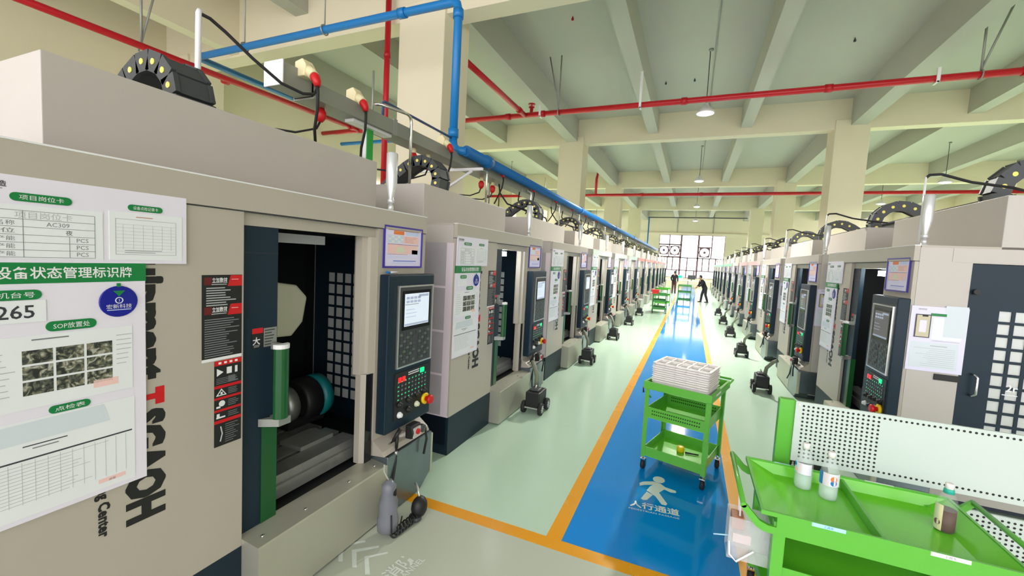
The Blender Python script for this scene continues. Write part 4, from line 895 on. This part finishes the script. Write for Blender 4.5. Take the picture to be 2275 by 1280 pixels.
# bottles on the tray
def bottle(name, label, loc, s, liquid, cap, lvl, lab):
    t = thing(name, label, 'bottle', loc)
    pr = [(.030, 0), (.042, .004), (.044, .02), (.044, .13), (.043, .15), (.036, .185), (.022, .215), (.015, .225), (.014, .245)]
    b = MB(); b.lathe([(r*s, z*s) for r, z in pr], (0, 0, 0), clearp if liquid is water else thinp, 20); b.build('body', t)
    b = MB(); b.lathe([(r*s*.95, z*s+.002) for r, z in [(.030, 0), (.041, .004), (.043, .02), (.043, lvl)]], (0, 0, 0), liquid, 20); b.build('contents', t)
    b = MB(); b.lathe([(.018*s, .232*s), (.018*s, .262*s), (.014*s, .265*s)], (0, 0, 0), cap, 16); b.build('cap', t)
    k = 20; r = .0448*s; b = MB(); a0, a1, z0, z1 = lab[0]; z0 *= s; z1 *= s
    for i in range(k):
        p, q = a0+(a1-a0)*i/k, a0+(a1-a0)*(i+1)/k; mm = lab[1][int(i*len(lab[1])/k)]
        b.poly([(r*cos(p), r*sin(p), z0), (r*cos(q), r*sin(q), z0), (r*cos(q), r*sin(q), z1), (r*cos(p), r*sin(p), z1)], mm, True)
    for cx, cz, rr, mm in lab[2]:
        n = 10; b.poly([((r+.0006)*cos(cx+rr/r*cos(2*pi*i/n)), (r+.0006)*sin(cx+rr/r*cos(2*pi*i/n)), (cz+rr*sin(2*pi*i/n))*1.0) for i in range(n)], mm)
    b.build('wrap_label', t); return t
bottle('water_bottle', 'clear water bottle at the back left of the green tray', (.732, 3.025, .785), 1.07, water, plastw, .085, ((pi*.98, pi*1.72, .092, .155), [label_blue, pinkw, board, board], [(pi*1.06, .15, .012, bluep), (pi*1.12, .12, .014, salmon)]))
bottle('water_bottle', 'clear water bottle with red and blue label, right of the other water bottle', (.843, 2.955, .785), 1.07, water, plastw, .085, ((pi*.98, pi*1.85, .085, .155), [bluep, pinkw, board, board], [(pi*1.57, .135, .018, orange), (pi*1.57, .112, .017, bluep)]))
bottle('tea_bottle', 'bottle of brown tea with green collar and white cap standing alone on the tray', (1.335, 2.88, .785), .98, drink, plastw, .12, ((pi*.85, pi*1.28, .01, .15), [creamp, cast, creamp], [(pi*1.12, .05, .016, mat('purple_brown_print', srgb(110, 70, 80), .5))])) and None
for o in [o for o in COL.objects if o.name.startswith('tea_bottle')]:
    MB().lathe([(.0185, .205), (.0225, .205), (.021, .226), (.0185, .23)], (0, 0, 0), aqua, 16).build('neck_band', o)
t = thing('clear_crate', 'clear plastic box with a white carry strip hanging under the green tray handle', 'plastic box', (.40, 2.62, .50))
b = MB()
for i, z in enumerate((.0, .075, .15)):
    b.box(-.075+i*-.008, .10, -.06, .08, z, z+.004, clearbag)
b.box(-.095, .10, -.062, -.058, 0, .235, clearbag); b.box(-.095, .10, .08, .084, 0, .235, clearbag); b.box(-.097, -.093, -.06, .08, 0, .235, clearbag); b.box(.10, .104, -.06, .08, 0, .235, clearbag); b.build('box_body', t)
b = MB(); b.tube([(-.09, -.066, .10), (-.085, -.075, .03), (-.05, -.08, .0), (.03, -.075, .08)], .006, white, 6); b.build('carry_strip', t)
b = MB(); b.box(-.08, -.02, -.02, .06, .15, .22, kraft); b.box(-.07, .02, -.03, .06, .08, .13, mat('pale_rose_paper', srgb(226, 200, 196), .5)); b.build('contents', t)
b = MB(); b.tube([(-.095, -.05, .12), (-.17, -.06, .11)], .0035, label_blue, 6); b.build('tie', t)
b = MB(); b.tube([(-.04, .0, .22), (-.045, .0, .35)], .005, white, 5); b.build('hook', t); b = MB(); b.tube([(-.04, .06, .22), (-.045, .06, .35)], .005, white, 5); b.build('hook', t)
# pegboard rack behind
t = thing('pegboard_rack', 'white perforated tool rack on green posts behind the green trolley', 'rack', (0, 0, 0))
X0, X1, YP = .622, 2.46, 3.30
for x in (X0, X1):
    b = MB(); b.box(x, x+.092, YP-.005, YP+.055, .03, 1.248, cartg); b.build('post', t, bevel=.004)
    MB().box(x, x+.092, YP-.02, YP+.45, 0, .03, cartg).build('foot', t)
hole = mat('hole_shade', (.02, .02, .02), .8)
for nm, z0, z1 in (('upper_panel', .845, 1.25), ('middle_panel', .36, .76), ('lower_panel', .05, .34)):
    b = MB(); b.box(X0+.09, X1+.005, YP-.02, YP-.004, z0, z1, pegw); y = YP-.0206
    def hl(x, z): b.poly([(x+.0072*cos(a), y, z+.0072*sin(a)) for a in [2*pi*i/8 for i in range(8)]], hole)
    nr = int((z1-z0-.05)/.0265)
    for i in range(66):
        x = X0+.135+i*.0265
        if x > X1-.02: break
        for j in range(nr+1):
            z = z1-.025-j*.0265
            if i < 16 or j in (0, nr) or x > X1-.40 or nm != 'upper_panel': hl(x, z)
    b.lathe([(.008, -.002), (.008, .0)], (X0+.11, YP-.02, z1-.02), chrome, 10, 'y'); b.build(nm, t)
# ------------------------------------------------------------------ far trolleys, bin, bench
def far_cart(label, loc, rz, w, d, h, m=fargreen):
    t = thing('green_trolley', label, 'trolley', loc, rz)
    for x in (-w/2, w/2-.035):
        for y in (-d/2, d/2-.035): MB().box(x, x+.035, y, y+.035, .1, h, m).build('leg', t); MB().lathe([(.01, -.015), (.05, -.015), (.05, .015), (.01, .015)], (x+.017, y+.017, .05), rubber, 10, 'x').box(x+.005, x+.03, y+.005, y+.03, .05, .1, galv).build('caster', t)
    for z, nm in ((.18, 'bottom_shelf'), (h*.6, 'middle_shelf'), (h-.06, 'top_shelf')):
        b = MB(); b.box(-w/2, w/2, -d/2, d/2, z, z+.01, m); b.box(-w/2, w/2, -d/2, -d/2+.01, z, z+.08, m); b.box(-w/2, w/2, d/2-.01, d/2, z, z+.08, m); b.build(nm, t)
    return t
far_cart('green trolley at the left of the walkway carrying a red bin', (-1.2, 20.0, 0), .1, .6, 1.0, .85)
far_cart('second green trolley behind the red bin by the left row', (-1.25, 23.2, 0), -.1, .6, 1.0, .95, cartg)
far_cart('green trolley standing on the blue walkway before the far window', (-.25, 26.5, 0), 0, .72, .9, 1.05)
t = thing('red_bin', 'small red plastic bin on the left green trolley', 'bin', (-1.38, 19.75, .81))
b = MB(); b.prism([(-.11, 0), (.11, 0), (.15, .22), (-.15, .22)], 'y', -.15, .15, mat('bin_red', srgb(225, 40, 36), .4)); b.build('tub', t); MB().box(-.16, .16, -.16, .16, .205, .225, MATS['bin_red']).build('rim', t)
t = thing('work_bench', 'white work bench across the aisle under the big window', 'bench', (-.2, 45.5, 0))
b = MB(); b.box(-2.2, 2.2, -.4, .4, .75, .8, white); b.build('bench_top', t)
for x in (-2.1, 0, 2.1): MB().box(x-.04, x+.04, -.35, .35, 0, .75, galv).build('bench_leg', t)
t = thing('monitor', 'small dark monitor standing on the far work bench', 'monitor', (.1, 45.4, .8)); MB().box(-.35, .35, -.03, .03, .12, .55, dgrey).build('panel', t); MB().box(-.04, .04, -.03, .06, 0, .15, dgrey).box(-.15, .15, -.1, .1, 0, .015, dgrey).build('stand', t)
t = thing('green_lamp_box', 'small box with a green glowing face on the far bench', 'box', (-.95, 45.4, .8)); MB().box(-.22, .22, -.15, .15, 0, .5, white).build('case', t); MB().box(-.18, .18, -.155, -.15, .2, .45, ledg).build('lit_face', t)

# ------------------------------------------------------------------ two people in the aisle
def remesh(o, vox, it=3):
    r = o.modifiers.new('fuse', 'REMESH'); r.mode = 'VOXEL'; r.voxel_size = vox; r.use_smooth_shade = True
    s = o.modifiers.new('smooth', 'SMOOTH'); s.iterations = it; s.factor = .5
def person(label, loc, rz, P, trouser, vox=.014):
    t = thing('person', label, 'person', loc, rz)
    V = {k: Vector(v) for k, v in P.items()}
    b = MB(); S = skin
    nk, hd = V['neck'], V['head']; fwd = V['face'].normalized(); side = Vector((0, 1, 0))
    b.tube([V['pelvis'], V['waist'], V['chest'], nk-(nk-V['chest'])*.15], [.13, .115, .135, .10], S, 12)
    b.tube([V['sho_l'], V['chest']*.5+nk*.5, V['sho_r']], [.055, .09, .055], S, 10)
    b.tube([nk-(hd-nk)*.3, hd], [.055, .055], S, 10)
    b.ball(hd, .1, S, 16, (.92, .78, 1.18))
    b.ball(hd+fwd*.045-Vector((0, 0, .055)), .06, S, 12, (1, .85, .9))
    b.tube([hd+fwd*.085+Vector((0, 0, .01)), hd+fwd*.118-Vector((0, 0, .018)), hd+fwd*.09-Vector((0, 0, .028))], [.010, .017, .014], S, 8)
    b.ball(hd+fwd*.095-Vector((0, 0, .055)), .018, S, 8, (.6, 1.4, .5))
    for s in (-1, 1):
        k = 'l' if s < 0 else 'r'; b.ball(hd+side*s*.08-Vector((0, 0, .01)), .026, S, 8, (.6, .4, 1.2))
        b.tube([V['sho_'+k], V['elb_'+k], V['wri_'+k]], [.052, .042, .030], S, 10)
        w = V['wri_'+k]; d = (w-V['elb_'+k]).normalized(); px_ = d.cross(side).normalized(); sd = d.cross(px_).normalized()
        b.tube([w-d*.01, w+d*.05, w+d*.09], [.028, .042, .036], S, 10)
        for i in range(4):
            o = px_*(.030-.020*i); L = (.075, .085, .08, .062)[i]
            b.tube([w+d*.08+o, w+d*(.08+L*.55)+o+sd*.010*s, w+d*(.08+L*.9)+o+sd*.03*s], [.011, .010, .008], S, 7)
        b.tube([w+d*.03+px_*.03, w+d*.06+px_*.06+sd*.01*s, w+d*.09+px_*.066+sd*.02*s], [.013, .012, .009], S, 7)
        b.tube([V['hip_'+k], V['kne_'+k], V['ank_'+k]], [.085, .06, .042], S, 10)
        b.tube([V['ank_'+k], V['ank_'+k]+Vector((.09, 0, -.05))], [.042, .03], S, 8)
    o = b.build('body', t); remesh(o, vox, 2)
    b = MB(); b.ball(hd+Vector((-.012, 0, .022)), .108, hairm, 16, (.95, .82, 1.10)); b.tube([hd+Vector((-.05, 0, .02)), hd+Vector((-.075, 0, -.05))], [.075, .06], hairm, 10)
    h = b.build('hair', t); 
    # trim hair off the face
    me = h.data; import bmesh
    bm = bmesh.new(); bm.from_mesh(me)
    for v in bm.verts:
        q = v.co-hd
        if q.dot(fwd) > .03 and q.z < .06: v.co = v.co-fwd*(q.dot(fwd)-.03)
    bm.to_mesh(me); bm.free()
    b = MB(); b.tube([V['pelvis']-Vector((0, 0, .03)), V['waist'], V['chest'], nk-(nk-V['chest'])*.12], [.155, .142, .158, .085], cloth, 14); b.tube([V['sho_l'], V['chest']*.5+nk*.5, V['sho_r']], [.07, .105, .07], cloth, 10)
    for k in 'lr': b.tube([V['sho_'+k], V['elb_'+k], V['elb_'+k].lerp(V['wri_'+k], .92)], [.068, .058, .046], cloth, 10)
    o = b.build('jacket', t); remesh(o, vox, 2)
    b = MB(); b.tube([V['pelvis']+Vector((0, 0, .04)), V['pelvis']-Vector((0, 0, .06))], [.145, .14], trouser, 12)
    for k in 'lr': b.tube([V['hip_'+k]+Vector((0, 0, .03)), V['kne_'+k], V['ank_'+k]+Vector((0, 0, -.01))], [.102, .078, .068], trouser, 10)
    o = b.build('trousers', t); remesh(o, vox, 2)
    for k in 'lr':
        a = V['ank_'+k]; b = MB(); b.tube([a+Vector((-.05, 0, -.045)), a+Vector((.02, 0, -.045)), a+Vector((.12, 0, -.055)), a+Vector((.18, 0, -.06))], [.04, .048, .042, .028], black, 10); b.box(a.x-.085, a.x+.19, a.y-.04, a.y+.04, 0, .03, rubber); b.build('shoe', t, bevel=.008)
    return t
person('person in black clothes leaning forward beside the right machine row', (.80, 28.3, 0), R(200), dict(pelvis=(-.08, 0, .88), waist=(0, 0, 1.02), chest=(.10, 0, 1.22), neck=(.20, 0, 1.40), head=(.25, 0, 1.54), face=(.85, 0, -.45), sho_l=(.16, -.18, 1.34), sho_r=(.16, .18, 1.34), elb_l=(.20, -.24, 1.06), elb_r=(.22, .25, 1.07), wri_l=(.36, -.17, .92), wri_r=(.40, .18, .96), hip_l=(-.08, -.085, .86), hip_r=(-.08, .085, .86), kne_l=(.04, -.10, .47), kne_r=(-.10, .10, .47), ank_l=(.08, -.11, .085), ank_r=(-.24, .11, .085)), cloth2)
person('person in black jacket standing at the left of the far walkway', (-1.15, 35.5, 0), R(75), dict(pelvis=(0, 0, .93), waist=(0, 0, 1.08), chest=(.02, 0, 1.30), neck=(.03, 0, 1.50), head=(.05, 0, 1.64), face=(1, 0, -.1), sho_l=(.02, -.19, 1.43), sho_r=(.02, .19, 1.43), elb_l=(.0, -.26, 1.15), elb_r=(.02, .26, 1.15), wri_l=(.14, -.22, .95), wri_r=(.16, .22, .97), hip_l=(0, -.09, .90), hip_r=(0, .09, .90), kne_l=(.02, -.10, .49), kne_r=(.02, .10, .49), ank_l=(0, -.11, .085), ank_r=(0, .11, .085)), clothr)
